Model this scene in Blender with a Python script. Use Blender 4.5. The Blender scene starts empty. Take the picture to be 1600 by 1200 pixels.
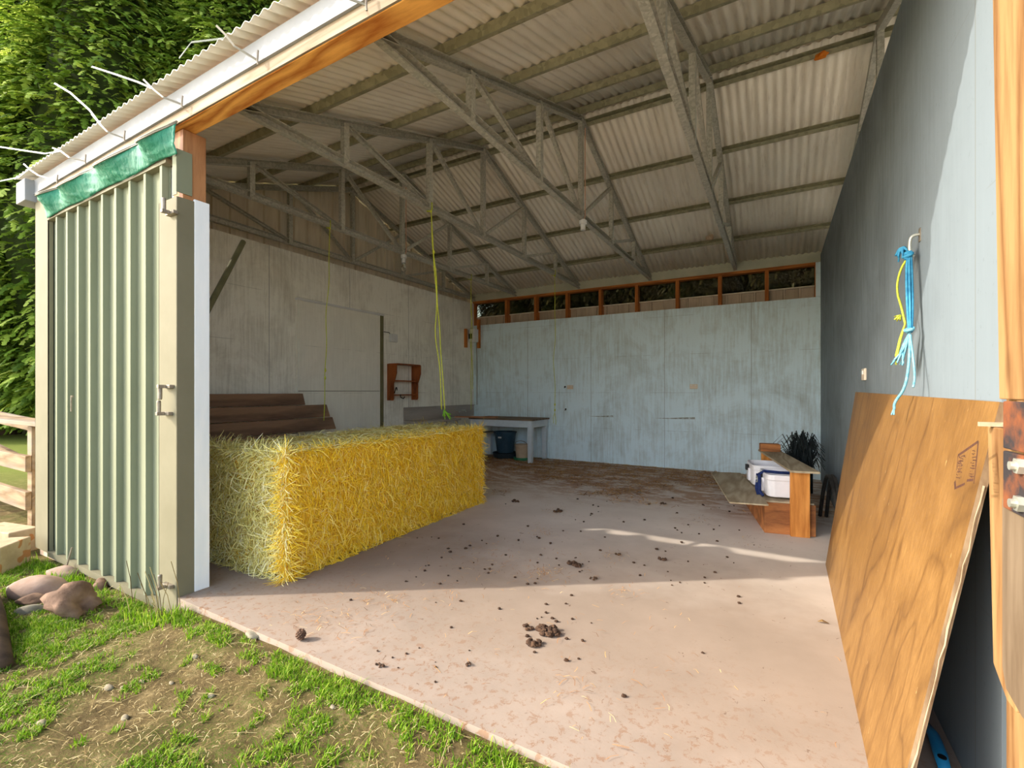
import bpy, bmesh, math, random
from mathutils import Vector, Matrix, noise as mnoise
random.seed(11)
SC = bpy.context.scene
COL = SC.collection
V = Vector

# ------------------------------------------------------------------ camera, sky, sun, exposure
H = 1.22
TH = math.atan2(414, 725)
cam_d = bpy.data.cameras.new('camera')
cam_d.sensor_width = 36.0
cam_d.lens = 36.0 * 725.0 / 1600.0
cam_d.shift_y = 11.0 / 1600.0
cam_d.clip_start = 0.05
cam_d.clip_end = 500
cam = bpy.data.objects.new('camera', cam_d)
COL.objects.link(cam)
cam.location = (0, 0, H)
cam.rotation_euler = (math.pi / 2, 0, TH)
SC.camera = cam

SUN = V((1.47, 1.0, -1.08)).normalized()
sun_d = bpy.data.lights.new('sun', 'SUN')
sun_d.energy = 3.1
sun_d.angle = math.radians(0.55)
sun_d.color = (1.0, 0.92, 0.80)
sun_o = bpy.data.objects.new('sun', sun_d)
COL.objects.link(sun_o)
sun_o.location = (-14, -9, 12)
sun_o.rotation_euler = SUN.to_track_quat('-Z', 'Y').to_euler()

W = bpy.data.worlds.new('sky')
SC.world = W
W.use_nodes = True
wn = W.node_tree.nodes
wl = W.node_tree.links
wn.clear()
sky = wn.new('ShaderNodeTexSky')
sky.sky_type = 'NISHITA'
sky.sun_disc = False
sky.sun_elevation = math.radians(31)
sky.sun_rotation = math.atan2(-SUN.x, -SUN.y)
sky.air_density = 1.0
sky.dust_density = 2.5
sky.ozone_density = 1.0
hs = wn.new('ShaderNodeHueSaturation')
hs.inputs['Saturation'].default_value = 0.85
bg = wn.new('ShaderNodeBackground')
bg.inputs['Strength'].default_value = 0.66
wo = wn.new('ShaderNodeOutputWorld')
wl.new(sky.outputs[0], hs.inputs['Color'])
tcw = wn.new('ShaderNodeTexCoord')          # hazy day: brighter towards the horizon than overhead
sxw = wn.new('ShaderNodeSeparateXYZ')
rpw = wn.new('ShaderNodeValToRGB')
rpw.color_ramp.elements[0].position = 0.0
rpw.color_ramp.elements[0].color = (1, 1, 1, 1)
rpw.color_ramp.elements[1].position = 0.75
rpw.color_ramp.elements[1].color = (0.3, 0.3, 0.3, 1)
e_ = rpw.color_ramp.elements.new(0.30)
e_.color = (0.72, 0.72, 0.72, 1)
mxw = wn.new('ShaderNodeMix')
mxw.data_type = 'RGBA'
mxw.blend_type = 'MULTIPLY'
mxw.inputs[0].default_value = 1.0
wl.new(tcw.outputs['Generated'], sxw.inputs[0])
wl.new(sxw.outputs[2], rpw.inputs['Fac'])
wl.new(hs.outputs[0], mxw.inputs[6])
wl.new(rpw.outputs['Color'], mxw.inputs[7])
wl.new(mxw.outputs[2], bg.inputs['Color'])
wl.new(bg.outputs[0], wo.inputs['Surface'])

SC.view_settings.view_transform = 'Standard'
SC.view_settings.look = 'None'
SC.view_settings.exposure = 0.68
SC.view_settings.gamma = 1.0
SC.view_settings.use_curve_mapping = False
try:
    SC.cycles.max_bounces = 14
    SC.cycles.diffuse_bounces = 10
    SC.cycles.glossy_bounces = 4
    SC.cycles.transparent_max_bounces = 12
    SC.cycles.use_denoising = True
    SC.cycles.sample_clamp_indirect = 8
except Exception:
    pass

# ------------------------------------------------------------------ calibrated rays (photo pixel -> place)
FX = V((-math.sin(TH), math.cos(TH), 0))
RX = V((math.cos(TH), math.sin(TH), 0))
C0 = V((0, 0, H))
def ray(px, py): return FX + RX * ((px - 800) / 725.0) + V((0, 0, (611 - py) / 725.0))
def on_y(px, py, y): r = ray(px, py); return C0 + r * (y / r.y)
def on_x(px, py, x): r = ray(px, py); return C0 + r * (x / r.x)
def on_z(px, py, z): r = ray(px, py); return C0 + r * ((z - H) / r.z)

# ------------------------------------------------------------------ materials
def lin(c): return tuple(((v / 255.0) / 12.92 if v / 255.0 <= 0.04045 else ((v / 255.0 + 0.055) / 1.055) ** 2.4) for v in c) + (1.0,)
class NT:
    def __init__(s, name, rough=0.7, metal=0.0, spec=0.3):
        s.m = bpy.data.materials.new(name)
        s.m.use_nodes = True
        s.n = s.m.node_tree.nodes
        s.l = s.m.node_tree.links
        s.b = s.n['Principled BSDF']
        s.b.inputs['Roughness'].default_value = rough
        s.b.inputs['Metallic'].default_value = metal
        s.b.inputs['Specular IOR Level'].default_value = spec
        s.tc = s.n.new('ShaderNodeTexCoord')
    def add(s, t): return s.n.new(t)
    def link(s, a, b): s.l.new(a, b)
    def coords(s, scale=(1, 1, 1), loc=(0, 0, 0), world=False):
        mp = s.add('ShaderNodeMapping')
        mp.inputs['Scale'].default_value = scale
        mp.inputs['Location'].default_value = loc
        if world:
            g = s.add('ShaderNodeNewGeometry')
            s.link(g.outputs['Position'], mp.inputs['Vector'])
        else:
            s.link(s.tc.outputs['Object'], mp.inputs['Vector'])
        return mp.outputs[0]
    def noise(s, vec, scale=5, detail=6, rough=0.6, dist=0.0):
        t = s.add('ShaderNodeTexNoise')
        t.inputs['Scale'].default_value = scale
        t.inputs['Detail'].default_value = detail
        t.inputs['Roughness'].default_value = rough
        t.inputs['Distortion'].default_value = dist
        s.link(vec, t.inputs['Vector'])
        return t.outputs['Fac']
    def ramp(s, fac, stops):
        r = s.add('ShaderNodeValToRGB')
        e = r.color_ramp.elements
        while len(e) < len(stops): e.new(0.5)
        for i, (p, c) in enumerate(stops):
            e[i].position = p
            e[i].color = c if len(c) == 4 else tuple(c) + (1,)
        s.link(fac, r.inputs['Fac'])
        return r.outputs['Color']
    def mix(s, fac, a, b, mode='MIX'):
        m = s.add('ShaderNodeMix')
        m.data_type = 'RGBA'
        m.blend_type = mode
        for i, x in (('A', a), ('B', b)):
            sock = [k for k in m.inputs if k.name == i and k.type == 'RGBA'][0]
            if isinstance(x, tuple): sock.default_value = x
            else: s.link(x, sock)
        f = [k for k in m.inputs if k.name == 'Factor' and k.type == 'VALUE'][0]
        if isinstance(fac, (int, float)): f.default_value = fac
        else: s.link(fac, f)
        return [k for k in m.outputs if k.type == 'RGBA'][0]
    def math(s, op, a, b=None, c=None):
        m = s.add('ShaderNodeMath')
        m.operation = op
        for i, x in enumerate((a, b, c)):
            if x is None: continue
            if isinstance(x, (int, float)): m.inputs[i].default_value = x
            else: s.link(x, m.inputs[i])
        return m.outputs[0]
    def sep(s, vec):
        t = s.add('ShaderNodeSeparateXYZ')
        s.link(vec, t.inputs[0])
        return t.outputs
    def bump(s, h, strength=0.3, dist=0.01):
        b = s.add('ShaderNodeBump')
        b.inputs['Strength'].default_value = strength
        b.inputs['Distance'].default_value = dist
        s.link(h, b.inputs['Height'])
        s.link(b.outputs[0], s.b.inputs['Normal'])
    def col(s, c):
        if isinstance(c, tuple): s.b.inputs['Base Color'].default_value = c
        else: s.link(c, s.b.inputs['Base Color'])
    def island(s):
        return s.add('ShaderNodeNewGeometry').outputs['Random Per Island']

def m_noise(name, c1, c2, scale=6, rough=0.7, stretch=(1, 1, 1), bump=0.0, metal=0.0, spec=0.3, lo=0.35, hi=0.65, world=False, bd=0.01):
    t = NT(name, rough, metal, spec)
    f = t.noise(t.coords(stretch, world=world), scale)
    t.col(t.ramp(f, [(lo, lin(c1)), (hi, lin(c2))]))
    if bump: t.bump(f, bump, bd)
    return t.m

def m_wood(name, c1, c2, axis='X', rough=0.75, ring=9.0, knots=False, grey=None, bump=0.25):
    t = NT(name, rough, 0, 0.25)
    st = {'X': (0.12, 1, 1), 'Y': (1, 0.12, 1), 'Z': (1, 1, 0.12)}[axis]
    v = t.coords(st)
    n1 = t.noise(v, 3.2, 3, 0.5, 0.4)
    rg = t.math('FRACT', t.math('MULTIPLY', n1, ring))
    tri = t.math('ABSOLUTE', t.math('SUBTRACT', rg, 0.5))
    n2 = t.noise(v, 60, 4, 0.7)
    f = t.math('ADD', t.math('MULTIPLY', tri, 1.3), t.math('MULTIPLY', t.math('SUBTRACT', n2, 0.5), 0.7))
    c = t.ramp(f, [(0.05, lin(c1)), (0.75, lin(c2))])
    if grey:
        g = t.noise(t.coords(tuple(0.5 * k for k in st)), 5, 5, 0.7)
        c = t.mix(t.ramp(g, [(0.45, (0, 0, 0)), (0.62, (1, 1, 1))]), c, lin(grey))
    if knots:
        vo = t.add('ShaderNodeTexVoronoi')
        vo.inputs['Scale'].default_value = 5.0
        t.link(t.coords({'X': (0.35, 1, 1), 'Y': (1, 0.35, 1), 'Z': (1, 1, 0.35)}[axis]), vo.inputs['Vector'])
        c = t.mix(t.ramp(vo.outputs['Distance'], [(0.05, (0.8, 0.8, 0.8)), (0.14, (0, 0, 0))]), c, lin((70, 38, 16)))
    t.col(c)
    if bump: t.bump(f, bump, 0.004)
    return t.m

def m_wall(name, base, dirt, axis, panel=1.2, off=0.0, amount=0.5, dlo=0.42, dhi=0.75):
    """painted wall sheets: brush streaks, grime patches, sheet joints"""
    t = NT(name, 0.62, 0, 0.25)
    v = t.coords((1, 1, 1), world=True)
    st = t.coords((5, 5, 0.35), world=True)
    streak = t.noise(st, 7, 5, 0.65)
    patch = t.noise(v, 1.6, 8, 0.72, 0.5)
    fine = t.noise(v, 34, 4, 0.7)
    f = t.math('ADD', t.math('MULTIPLY', streak, 0.4), t.math('MULTIPLY', patch, 0.6))
    d = t.math('MULTIPLY', t.ramp(f, [(dlo, (0, 0, 0)), (dhi, (1, 1, 1))]), amount)
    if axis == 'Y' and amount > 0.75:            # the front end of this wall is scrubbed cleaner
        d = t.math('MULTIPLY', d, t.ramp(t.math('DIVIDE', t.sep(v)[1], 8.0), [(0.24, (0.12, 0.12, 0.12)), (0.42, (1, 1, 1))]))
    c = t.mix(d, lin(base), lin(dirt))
    c = t.mix(t.math('MULTIPLY', t.ramp(fine, [(0.62, (0, 0, 0)), (0.72, (1, 1, 1))]), 0.25), c, lin(dirt))
    xyz = t.sep(v)
    h = xyz[{'X': 0, 'Y': 1}[axis]]
    fr = t.math('FRACT', t.math('DIVIDE', t.math('ADD', h, 50 * panel - off), panel))
    edge = t.math('LESS_THAN', t.math('MULTIPLY', t.math('ABSOLUTE', t.math('SUBTRACT', fr, 0.5)), panel), 0.0032)
    fz = t.math('FRACT', t.math('DIVIDE', t.math('ADD', xyz[2], 10.0), 0.605))
    ez = t.math('LESS_THAN', t.math('ABSOLUTE', t.math('SUBTRACT', fz, 0.5)), 0.004)
    brk = t.ramp(t.noise(v, 2.3, 3), [(0.48, (0, 0, 0)), (0.6, (1, 1, 1))])
    sc = (0.16, 0.17, 0.16, 1)
    c = t.mix(t.math('MULTIPLY', edge, 0.75), c, sc)
    c = t.mix(t.math('MULTIPLY', t.math('MULTIPLY', ez, brk), 0.45), c, sc)
    t.col(c)
    t.bump(streak, 0.12, 0.004)
    return t.m

M = {}
M['wall_left'] = m_wall('paint_left', (242, 241, 230), (164, 158, 140), 'Y', 1.2, 0.35, 0.65, 0.46, 0.68)
M['wall_back'] = m_wall('paint_back', (216, 236, 244), (150, 154, 142), 'X', 1.23, 0.29, 0.65, 0.46, 0.68)
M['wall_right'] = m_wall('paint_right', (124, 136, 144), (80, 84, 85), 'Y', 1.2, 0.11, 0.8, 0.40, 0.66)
M['door'] = m_wall('paint_door', (238, 236, 224), (180, 176, 162), 'Y', 9.0, 2.0, 0.4)
M['clad'] = m_noise('cream_green_steel', (128, 132, 108), (138, 142, 118), 2, 0.7, (1, 1, 0.3), spec=0.12)
M['clad_in'] = m_noise('clad_inside', (206, 194, 170), (226, 216, 194), 3, 0.55, (4, 4, 0.5))
M['flash'] = m_noise('flashing_steel', (120, 115, 93), (128, 123, 101), 3, 0.7, spec=0.12)
M['fascia'] = m_noise('white_fascia', (150, 152, 154), (160, 162, 164), 3, 0.75, spec=0.1)
def roof_mat():
    t = NT('roof_sheet', 0.5, 0.15, 0.4)
    v = t.coords((1, 0.25, 1), world=True)
    f = t.noise(v, 3.0, 6, 0.65)
    c = t.ramp(f, [(0.3, lin((228, 220, 204))), (0.7, lin((246, 240, 226)))])
    g = t.noise(t.coords((6, 0.5, 1), world=True), 5, 4)
    c = t.mix(t.math('MULTIPLY', t.ramp(g, [(0.56, (0, 0, 0)), (0.7, (1, 1, 1))]), 0.3), c, lin((160, 144, 122)))
    t.col(c)
    return t.m
M['roof'] = roof_mat()
def galv(name, c1, c2, scale=60, metal=0.08, rough=0.5):
    t = NT(name, rough, metal, 0.4)
    vo = t.add('ShaderNodeTexVoronoi')
    vo.inputs['Scale'].default_value = scale
    t.link(t.coords(), vo.inputs['Vector'])
    n = t.noise(t.coords(), 6, 5)
    f = t.math('ADD', t.math('MULTIPLY', t.sep(vo.outputs['Color'])[0], 0.5), t.math('MULTIPLY', n, 0.5))
    t.col(t.ramp(f, [(0.25, lin(c1)), (0.75, lin(c2))]))
    return t.m
M['truss'] = galv('galvanised_truss', (160, 158, 144), (192, 190, 176))
M['purlin'] = galv('galvanised_purlin', (142, 140, 112), (172, 166, 134), 30, 0.15, 0.6)
M['beam'] = m_wood('orange_lintel_wood', (250, 184, 94), (176, 96, 32), 'X', 0.55, 13, True)
M['beam_face'] = m_wood('pale_lintel_face', (160, 146, 124), (128, 108, 82), 'X')
M['post'] = m_wood('brown_post_wood', (176, 126, 84), (118, 70, 40), 'Z', 0.7, 8, True)
M['white_paint'] = m_noise('flaking_white_paint', (232, 238, 240), (246, 248, 248), 7, 0.6, (1, 1, 0.2), 0.15)
M['stud'] = m_wood('stud_wood', (196, 122, 58), (140, 78, 30), 'Z')
M['plate'] = m_wood('top_plate_wood', (190, 118, 56), (136, 76, 30), 'X')
M['pine'] = m_wood('fresh_pine', (158, 126, 84), (114, 78, 45), 'Z', 0.6, 9, True)
M['pine_grey'] = m_wood('weathered_pine', (126, 110, 90), (96, 80, 62), 'Z', 0.75, 8, True)
M['rail'] = m_wood('weathered_rail', (160, 136, 104), (116, 92, 64), 'X', 0.8, 7, False, (140, 130, 116))
M['dark_plank'] = m_wood('dark_plank', (150, 116, 90), (84, 64, 52), 'Y', 0.8, 7, False, (132, 108, 86))
M['bench_wood'] = m_wood('bench_board', (176, 162, 136), (140, 124, 98), 'Y')
M['bench_orange'] = m_wood('bench_post', (222, 152, 78), (170, 104, 44), 'Z')
M['bench_block'] = m_wood('bench_block', (184, 120, 70), (120, 74, 44), 'X', 0.75, 6, True)
M['white_plastic'] = m_noise('white_plastic', (222, 220, 224), (236, 234, 238), 4, 0.35, spec=0.5)
M['black_plastic'] = m_noise('black_plastic', (18, 19, 22), (34, 35, 38), 8, 0.4)
M['blue_webbing'] = m_noise('blue_webbing', (18, 32, 74), (30, 48, 100), 40, 0.8)
M['table_top'] = m_wood('table_top', (128, 110, 92), (88, 72, 58), 'X')
M['table_paint'] = m_noise('table_paint', (190, 202, 210), (206, 216, 222), 6, 0.6)
M['steel'] = m_noise('stainless', (168, 156, 146), (192, 180, 170), 5, 0.32, (1, 0.2, 1), metal=0.6)
M['tub_blue'] = m_noise('dark_blue_tub', (38, 62, 78), (52, 80, 96), 5, 0.4)
M['tub_dark'] = m_noise('dark_tray', (30, 40, 46), (46, 56, 62), 5, 0.5)
M['beige'] = m_noise('beige_pail', (184, 158, 130), (204, 180, 152), 6, 0.55)
M['green_hose'] = m_noise('green_rim', (52, 120, 84), (70, 144, 100), 8, 0.5)
M['shelf_wood'] = m_wood('brown_shelf_wood', (156, 86, 40), (104, 52, 22), 'Z', 0.5)
M['box_white'] = m_noise('box_white', (206, 208, 206), (220, 222, 220), 5, 0.4)
M['outlet'] = m_noise('outlet_beige', (214, 196, 172), (226, 210, 188), 5, 0.4)
M['rust'] = m_noise('rusty_steel', (60, 56, 58), (138, 84, 54), 14, 0.7, bump=0.3, metal=0.3, lo=0.42, hi=0.62)
M['zinc'] = m_noise('zinc_bolt', (170, 172, 160), (200, 202, 190), 20, 0.4, metal=0.6)
M['pin'] = m_noise('tarnished_steel', (120, 112, 100), (164, 152, 134), 20, 0.5, metal=0.5)
M['twine_yellow'] = m_noise('yellow_twine', (206, 206, 70), (176, 190, 60), 90, 0.7)
M['twine_green'] = m_noise('green_twine', (110, 170, 40), (136, 190, 56), 90, 0.7)
M['twine_blue'] = m_noise('blue_twine', (30, 110, 150), (60, 140, 172), 60, 0.6)
M['twine_pale'] = m_noise('pale_twine', (84, 150, 172), (128, 180, 194), 60, 0.6)
M['cord'] = m_noise('pink_cord', (206, 160, 130), (222, 178, 150), 30, 0.6)
M['handle_blue'] = m_noise('blue_handle', (30, 134, 190), (46, 152, 206), 10, 0.35, spec=0.5)
M['hose_dark'] = m_noise('dark_hose', (44, 42, 40), (66, 62, 58), 20, 0.6)
M['black_strand'] = m_noise('black_strands', (26, 32, 34), (52, 60, 60), 12, 0.6)
M['trunk'] = m_noise('bark', (58, 44, 34), (92, 72, 54), 6, 0.9, (1, 1, 0.2), 0.5)
M['concrete_side'] = m_noise('slab_side', (206, 180, 160), (226, 204, 184), 14, 0.85, bump=0.3)
M['rock_brown'] = m_noise('brown_rock', (98, 74, 58), (142, 112, 90), 9, 0.85, bump=0.5, bd=0.03)
M['rock_pink'] = m_noise('pale_rock', (150, 122, 104), (172, 146, 128), 9, 0.85, bump=0.3, bd=0.02)
M['rock_grey'] = m_noise('grey_rock', (116, 110, 94), (148, 140, 120), 8, 0.85, bump=0.4, bd=0.02)
M['dung'] = m_noise('dried_dung', (54, 40, 32), (92, 68, 50), 50, 0.95, bump=0.6)
M['cone'] = m_noise('pine_cone', (88, 66, 52), (128, 98, 78), 60, 0.85)
M['leaf_dry'] = m_noise('dry_leaf', (120, 92, 52), (150, 118, 70), 20, 0.8)
M['soil_stone'] = m_noise('pebble', (130, 120, 98), (158, 146, 122), 20, 0.85)

def block_mat():
    t = NT('stained_block', 0.8)
    v = t.coords()
    c = t.ramp(t.noise(v, 9), [(0.35, lin((170, 148, 116))), (0.65, lin((190, 168, 136)))])
    c = t.mix(t.ramp(t.noise(v, 7.5, 2, 0.4, 0.6), [(0.655, (0, 0, 0)), (0.68, (0.8, 0.8, 0.8))]), c, lin((170, 108, 50)))
    t.col(c)
    return t.m
M['block'] = block_mat()

def ply_mat():
    t = NT('plywood_face', 0.5, 0, 0.35)
    v = t.coords((0.9, 1.0, 1.0))
    n1 = t.noise(t.coords((1.0, 1.3, 0.42)), 1.25, 3, 0.45, 0.6)
    rg = t.math('ABSOLUTE', t.math('SUBTRACT', t.math('FRACT', t.math('MULTIPLY', n1, 9.0)), 0.5))
    n2 = t.noise(t.coords((14, 14, 0.7)), 6, 5, 0.65)
    n3 = t.noise(v, 2.4, 5, 0.6)
    n4 = t.noise(v, 140, 3, 0.7)
    f = t.math('ADD', t.math('ADD', t.math('MULTIPLY', t.math('POWER', t.math('MULTIPLY', rg, 2.0), 6.0), -0.16), t.math('MULTIPLY', n2, 0.42)), t.math('ADD', t.math('MULTIPLY', n3, 0.5), t.math('MULTIPLY', n4, 0.12)))
    c = t.ramp(f, [(0.22, lin((80, 53, 26))), (0.50, lin((120, 87, 45))), (0.72, lin((150, 114, 65)))])
    # pale scratches
    s1 = t.noise(t.coords((30, 22, 3.0)), 3.0, 2, 0.5)
    c = t.mix(t.ramp(s1, [(0.75, (0, 0, 0)), (0.78, (0.6, 0.6, 0.6))]), c, lin((214, 184, 130)))
    t.col(c)
    t.bump(f, 0.15, 0.006)
    return t.m
M['ply'] = ply_mat()
M['ply_edge'] = m_noise('plywood_edge', (100, 76, 52), (146, 126, 100), 20, 0.8, (1, 0.4, 0.25), 0.3)
M['ink'] = m_noise('stamp_ink', (60, 40, 36), (92, 60, 46), 160, 0.7)

def floor_mat():
    t = NT('concrete_floor', 0.85, 0, 0.2)
    v = t.coords((1, 1, 1), world=True)
    x, y, z = t.sep(v)
    base = t.ramp(t.noise(v, 2.2, 7, 0.6), [(0.3, lin((147, 133, 120))), (0.7, lin((168, 152, 138)))])
    gr = t.noise(v, 90, 3, 0.7)
    base = t.mix(t.math('MULTIPLY', t.ramp(gr, [(0.55, (0, 0, 0)), (0.7, (1, 1, 1))]), 0.25), base, lin((170, 146, 128)))
    # light brown film over the middle of the slab, with a ragged front border
    n = t.noise(v, 1.1, 6, 0.62, 0.3)
    fy = t.math('ADD', y, t.math('MULTIPLY', t.math('SUBTRACT', n, 0.5), 3.0))
    film = t.ramp(t.math('DIVIDE', fy, 8.0), [(0.20, (0, 0, 0)), (0.245, (0.36, 0.36, 0.36)), (0.40, (0.25, 0.25, 0.25)), (0.52, (0, 0, 0))])  # thinned rearwards as well, to brighten the floor there
    c = t.mix(film, base, lin((148, 129, 111)))
    # straw stained back of the shed, painted paler with depth against light fall-off
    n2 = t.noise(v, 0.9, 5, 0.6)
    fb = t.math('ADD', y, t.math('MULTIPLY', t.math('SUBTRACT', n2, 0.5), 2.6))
    depth_lift = t.ramp(t.math('DIVIDE', fb, 8.0), [(0.34, (0, 0, 0)), (0.56, (0.85, 0.85, 0.85))])
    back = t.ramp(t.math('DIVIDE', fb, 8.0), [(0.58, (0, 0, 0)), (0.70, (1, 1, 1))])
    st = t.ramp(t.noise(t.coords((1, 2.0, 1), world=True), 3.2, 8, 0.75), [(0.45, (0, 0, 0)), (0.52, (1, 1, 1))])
    c = t.mix(depth_lift, c, lin((226, 214, 202)))
    c = t.mix(t.math('MULTIPLY', back, t.math('MULTIPLY', st, 0.75)), c, lin((168, 124, 86)))
    # splattered mud specks near the front edge
    sp = t.noise(v, 26, 5, 0.75, 0.4)
    n3 = t.noise(v, 1.3, 4, 0.6)
    fr = t.math('ADD', y, t.math('MULTIPLY', t.math('SUBTRACT', n3, 0.5), 1.6))
    fm = t.ramp(t.math('DIVIDE', fr, 8.0), [(0.15, (0.9, 0.9, 0.9)), (0.30, (0, 0, 0))])
    c = t.mix(t.math('MULTIPLY', fm, t.ramp(sp, [(0.54, (0, 0, 0)), (0.60, (0.8, 0.8, 0.8))])), c, lin((138, 100, 70)))
    sp2 = t.noise(v, 15, 6, 0.8, 0.6)
    c = t.mix(t.ramp(sp2, [(0.64, (0, 0, 0)), (0.665, (0.75, 0.75, 0.75))]), c, lin((96, 68, 48)))
    t.col(c)
    t.bump(gr, 0.12, 0.004)
    return t.m
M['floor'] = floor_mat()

def ground_mat():
    t = NT('soil', 0.95, 0, 0.1)
    v = t.coords((1, 1, 1), world=True)
    f = t.noise(v, 9, 8, 0.7)
    c = t.ramp(f, [(0.3, lin((84, 70, 45))), (0.55, lin((124, 107, 72))), (0.75, lin((170, 152, 110)))])
    g = t.noise(v, 1.7, 5, 0.65)
    g2 = t.noise(v, 95, 5, 0.8)
    gf = t.math('MULTIPLY', t.ramp(g, [(0.42, (0, 0, 0)), (0.60, (1, 1, 1))]), t.ramp(g2, [(0.46, (0, 0, 0)), (0.56, (1, 1, 1))]))
    c = t.mix(t.math('MULTIPLY', gf, 0.75), c, lin((84, 108, 34)))
    x, y, z = t.sep(v)
    bounce_yard = t.ramp(t.math('DIVIDE', t.math('MULTIPLY', y, -1.0), 10.0), [(0.10, (0, 0, 0)), (0.16, (1, 1, 1))])  # unseen pale ground behind the camera, added to bounce sun into the shed
    c = t.mix(bounce_yard, c, lin((236, 226, 206)))
    d = t.math('MULTIPLY', x, -1.0)
    far = t.ramp(t.math('DIVIDE', d, 30.0), [(0.27, (0, 0, 0)), (0.40, (0.85, 0.85, 0.85))])
    c = t.mix(far, c, lin((128, 142, 60)))
    t.col(c)
    fb = t.noise(v, 70, 6, 0.8)
    t.bump(t.math('ADD', f, t.math('MULTIPLY', fb, 0.5)), 0.8, 0.04)
    return t.m
M['ground'] = ground_mat()

def island_mat(name, stops, rough=0.8, trans=0.0, spec=0.2):
    t = NT(name, rough, 0, spec)
    c = t.ramp(t.island(), [(p, lin(k)) for p, k in stops])
    t.col(c)
    if trans:
        tr = t.add('ShaderNodeBsdfTranslucent')
        t.link(c, tr.inputs['Color'])
        mx = t.add('ShaderNodeMixShader')
        mx.inputs[0].default_value = trans
        t.link(t.b.outputs[0], mx.inputs[1])
        t.link(tr.outputs[0], mx.inputs[2])
        t.link(mx.outputs[0], t.n['Material Output'].inputs['Surface'])
    return t.m
M['straw_gold'] = island_mat('gold_straw', [(0.0, (228, 184, 30)), (0.35, (248, 208, 44)), (0.7, (252, 224, 80)), (1.0, (254, 236, 146))], 0.55)
M['straw_skylit'] = island_mat('skylit_straw', [(0.0, (196, 180, 92)), (0.4, (226, 212, 124)), (0.75, (238, 228, 156)), (1.0, (246, 240, 200))], 0.6)  # same straw, sky light on bale top and end put into the colour
M['bale_core'] = m_noise('bale_core', (206, 162, 40), (236, 192, 60), 18, 0.9, bump=0.7, bd=0.03)
M['straw_litter'] = island_mat('litter_straw', [(0.0, (104, 72, 46)), (0.3, (156, 108, 64)), (0.65, (196, 142, 82)), (0.9, (226, 180, 110)), (1.0, (246, 220, 160))], 0.8)
M['grass'] = island_mat('grass_blade', [(0.0, (74, 116, 16)), (0.4, (110, 152, 26)), (0.8, (150, 184, 44)), (1.0, (184, 196, 84))], 0.6, 0.35)
M['dry_grass'] = island_mat('dry_stalk', [(0.0, (96, 78, 48)), (0.35, (156, 134, 86)), (0.7, (200, 180, 124)), (1.0, (232, 216, 168))], 0.8)
M['conifer'] = island_mat('conifer_needles', [(0.0, (74, 100, 34)), (0.45, (126, 154, 50)), (0.8, (174, 194, 78)), (1.0, (206, 218, 112))], 0.6, 0.42)
M['conifer_dark'] = island_mat('dark_conifer_needles', [(0.0, (24, 26, 12)), (0.6, (46, 46, 22)), (0.95, (66, 62, 32)), (1.0, (120, 120, 100))], 0.6, 0.2)
M['conifer_core'] = m_noise('conifer_inner', (34, 44, 16), (64, 78, 30), 3, 0.95)
M['shade_cloth'] = (lambda t: (t.col(t.ramp(t.noise(t.coords((1, 1, 1)), 10, 6, 0.7), [(0.3, lin((22, 106, 82))), (0.7, lin((56, 142, 112)))])), t.bump(t.noise(t.coords((5, 5, 1.0)), 5, 5), 0.5, 0.03), t.m)[-1])(NT('green_shade_cloth', 0.6))
def plastic_strip():
    t = NT('clear_plastic_strip', 0.3, 0, 0.5)
    t.col(lin((112, 122, 104)))
    t.b.inputs['Alpha'].default_value = 0.5
    return t.m
M['strip'] = plastic_strip()
M['strip_pale'] = m_noise('pale_plastic_strip', (118, 112, 94), (134, 128, 110), 8, 0.4)
def glass_mat(name, rough=0.02):
    t = NT(name, rough, 0, 0.5)
    t.col((0.9, 0.95, 0.92, 1) if name == 'bulb_glass' else (0.22, 0.20, 0.14, 1))
    t.b.inputs['Transmission Weight'].default_value = 1.0
    t.b.inputs['IOR'].default_value = 1.45
    return t.m
M['glass'] = glass_mat('window_glass')
M['bulb'] = glass_mat('bulb_glass')

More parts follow.
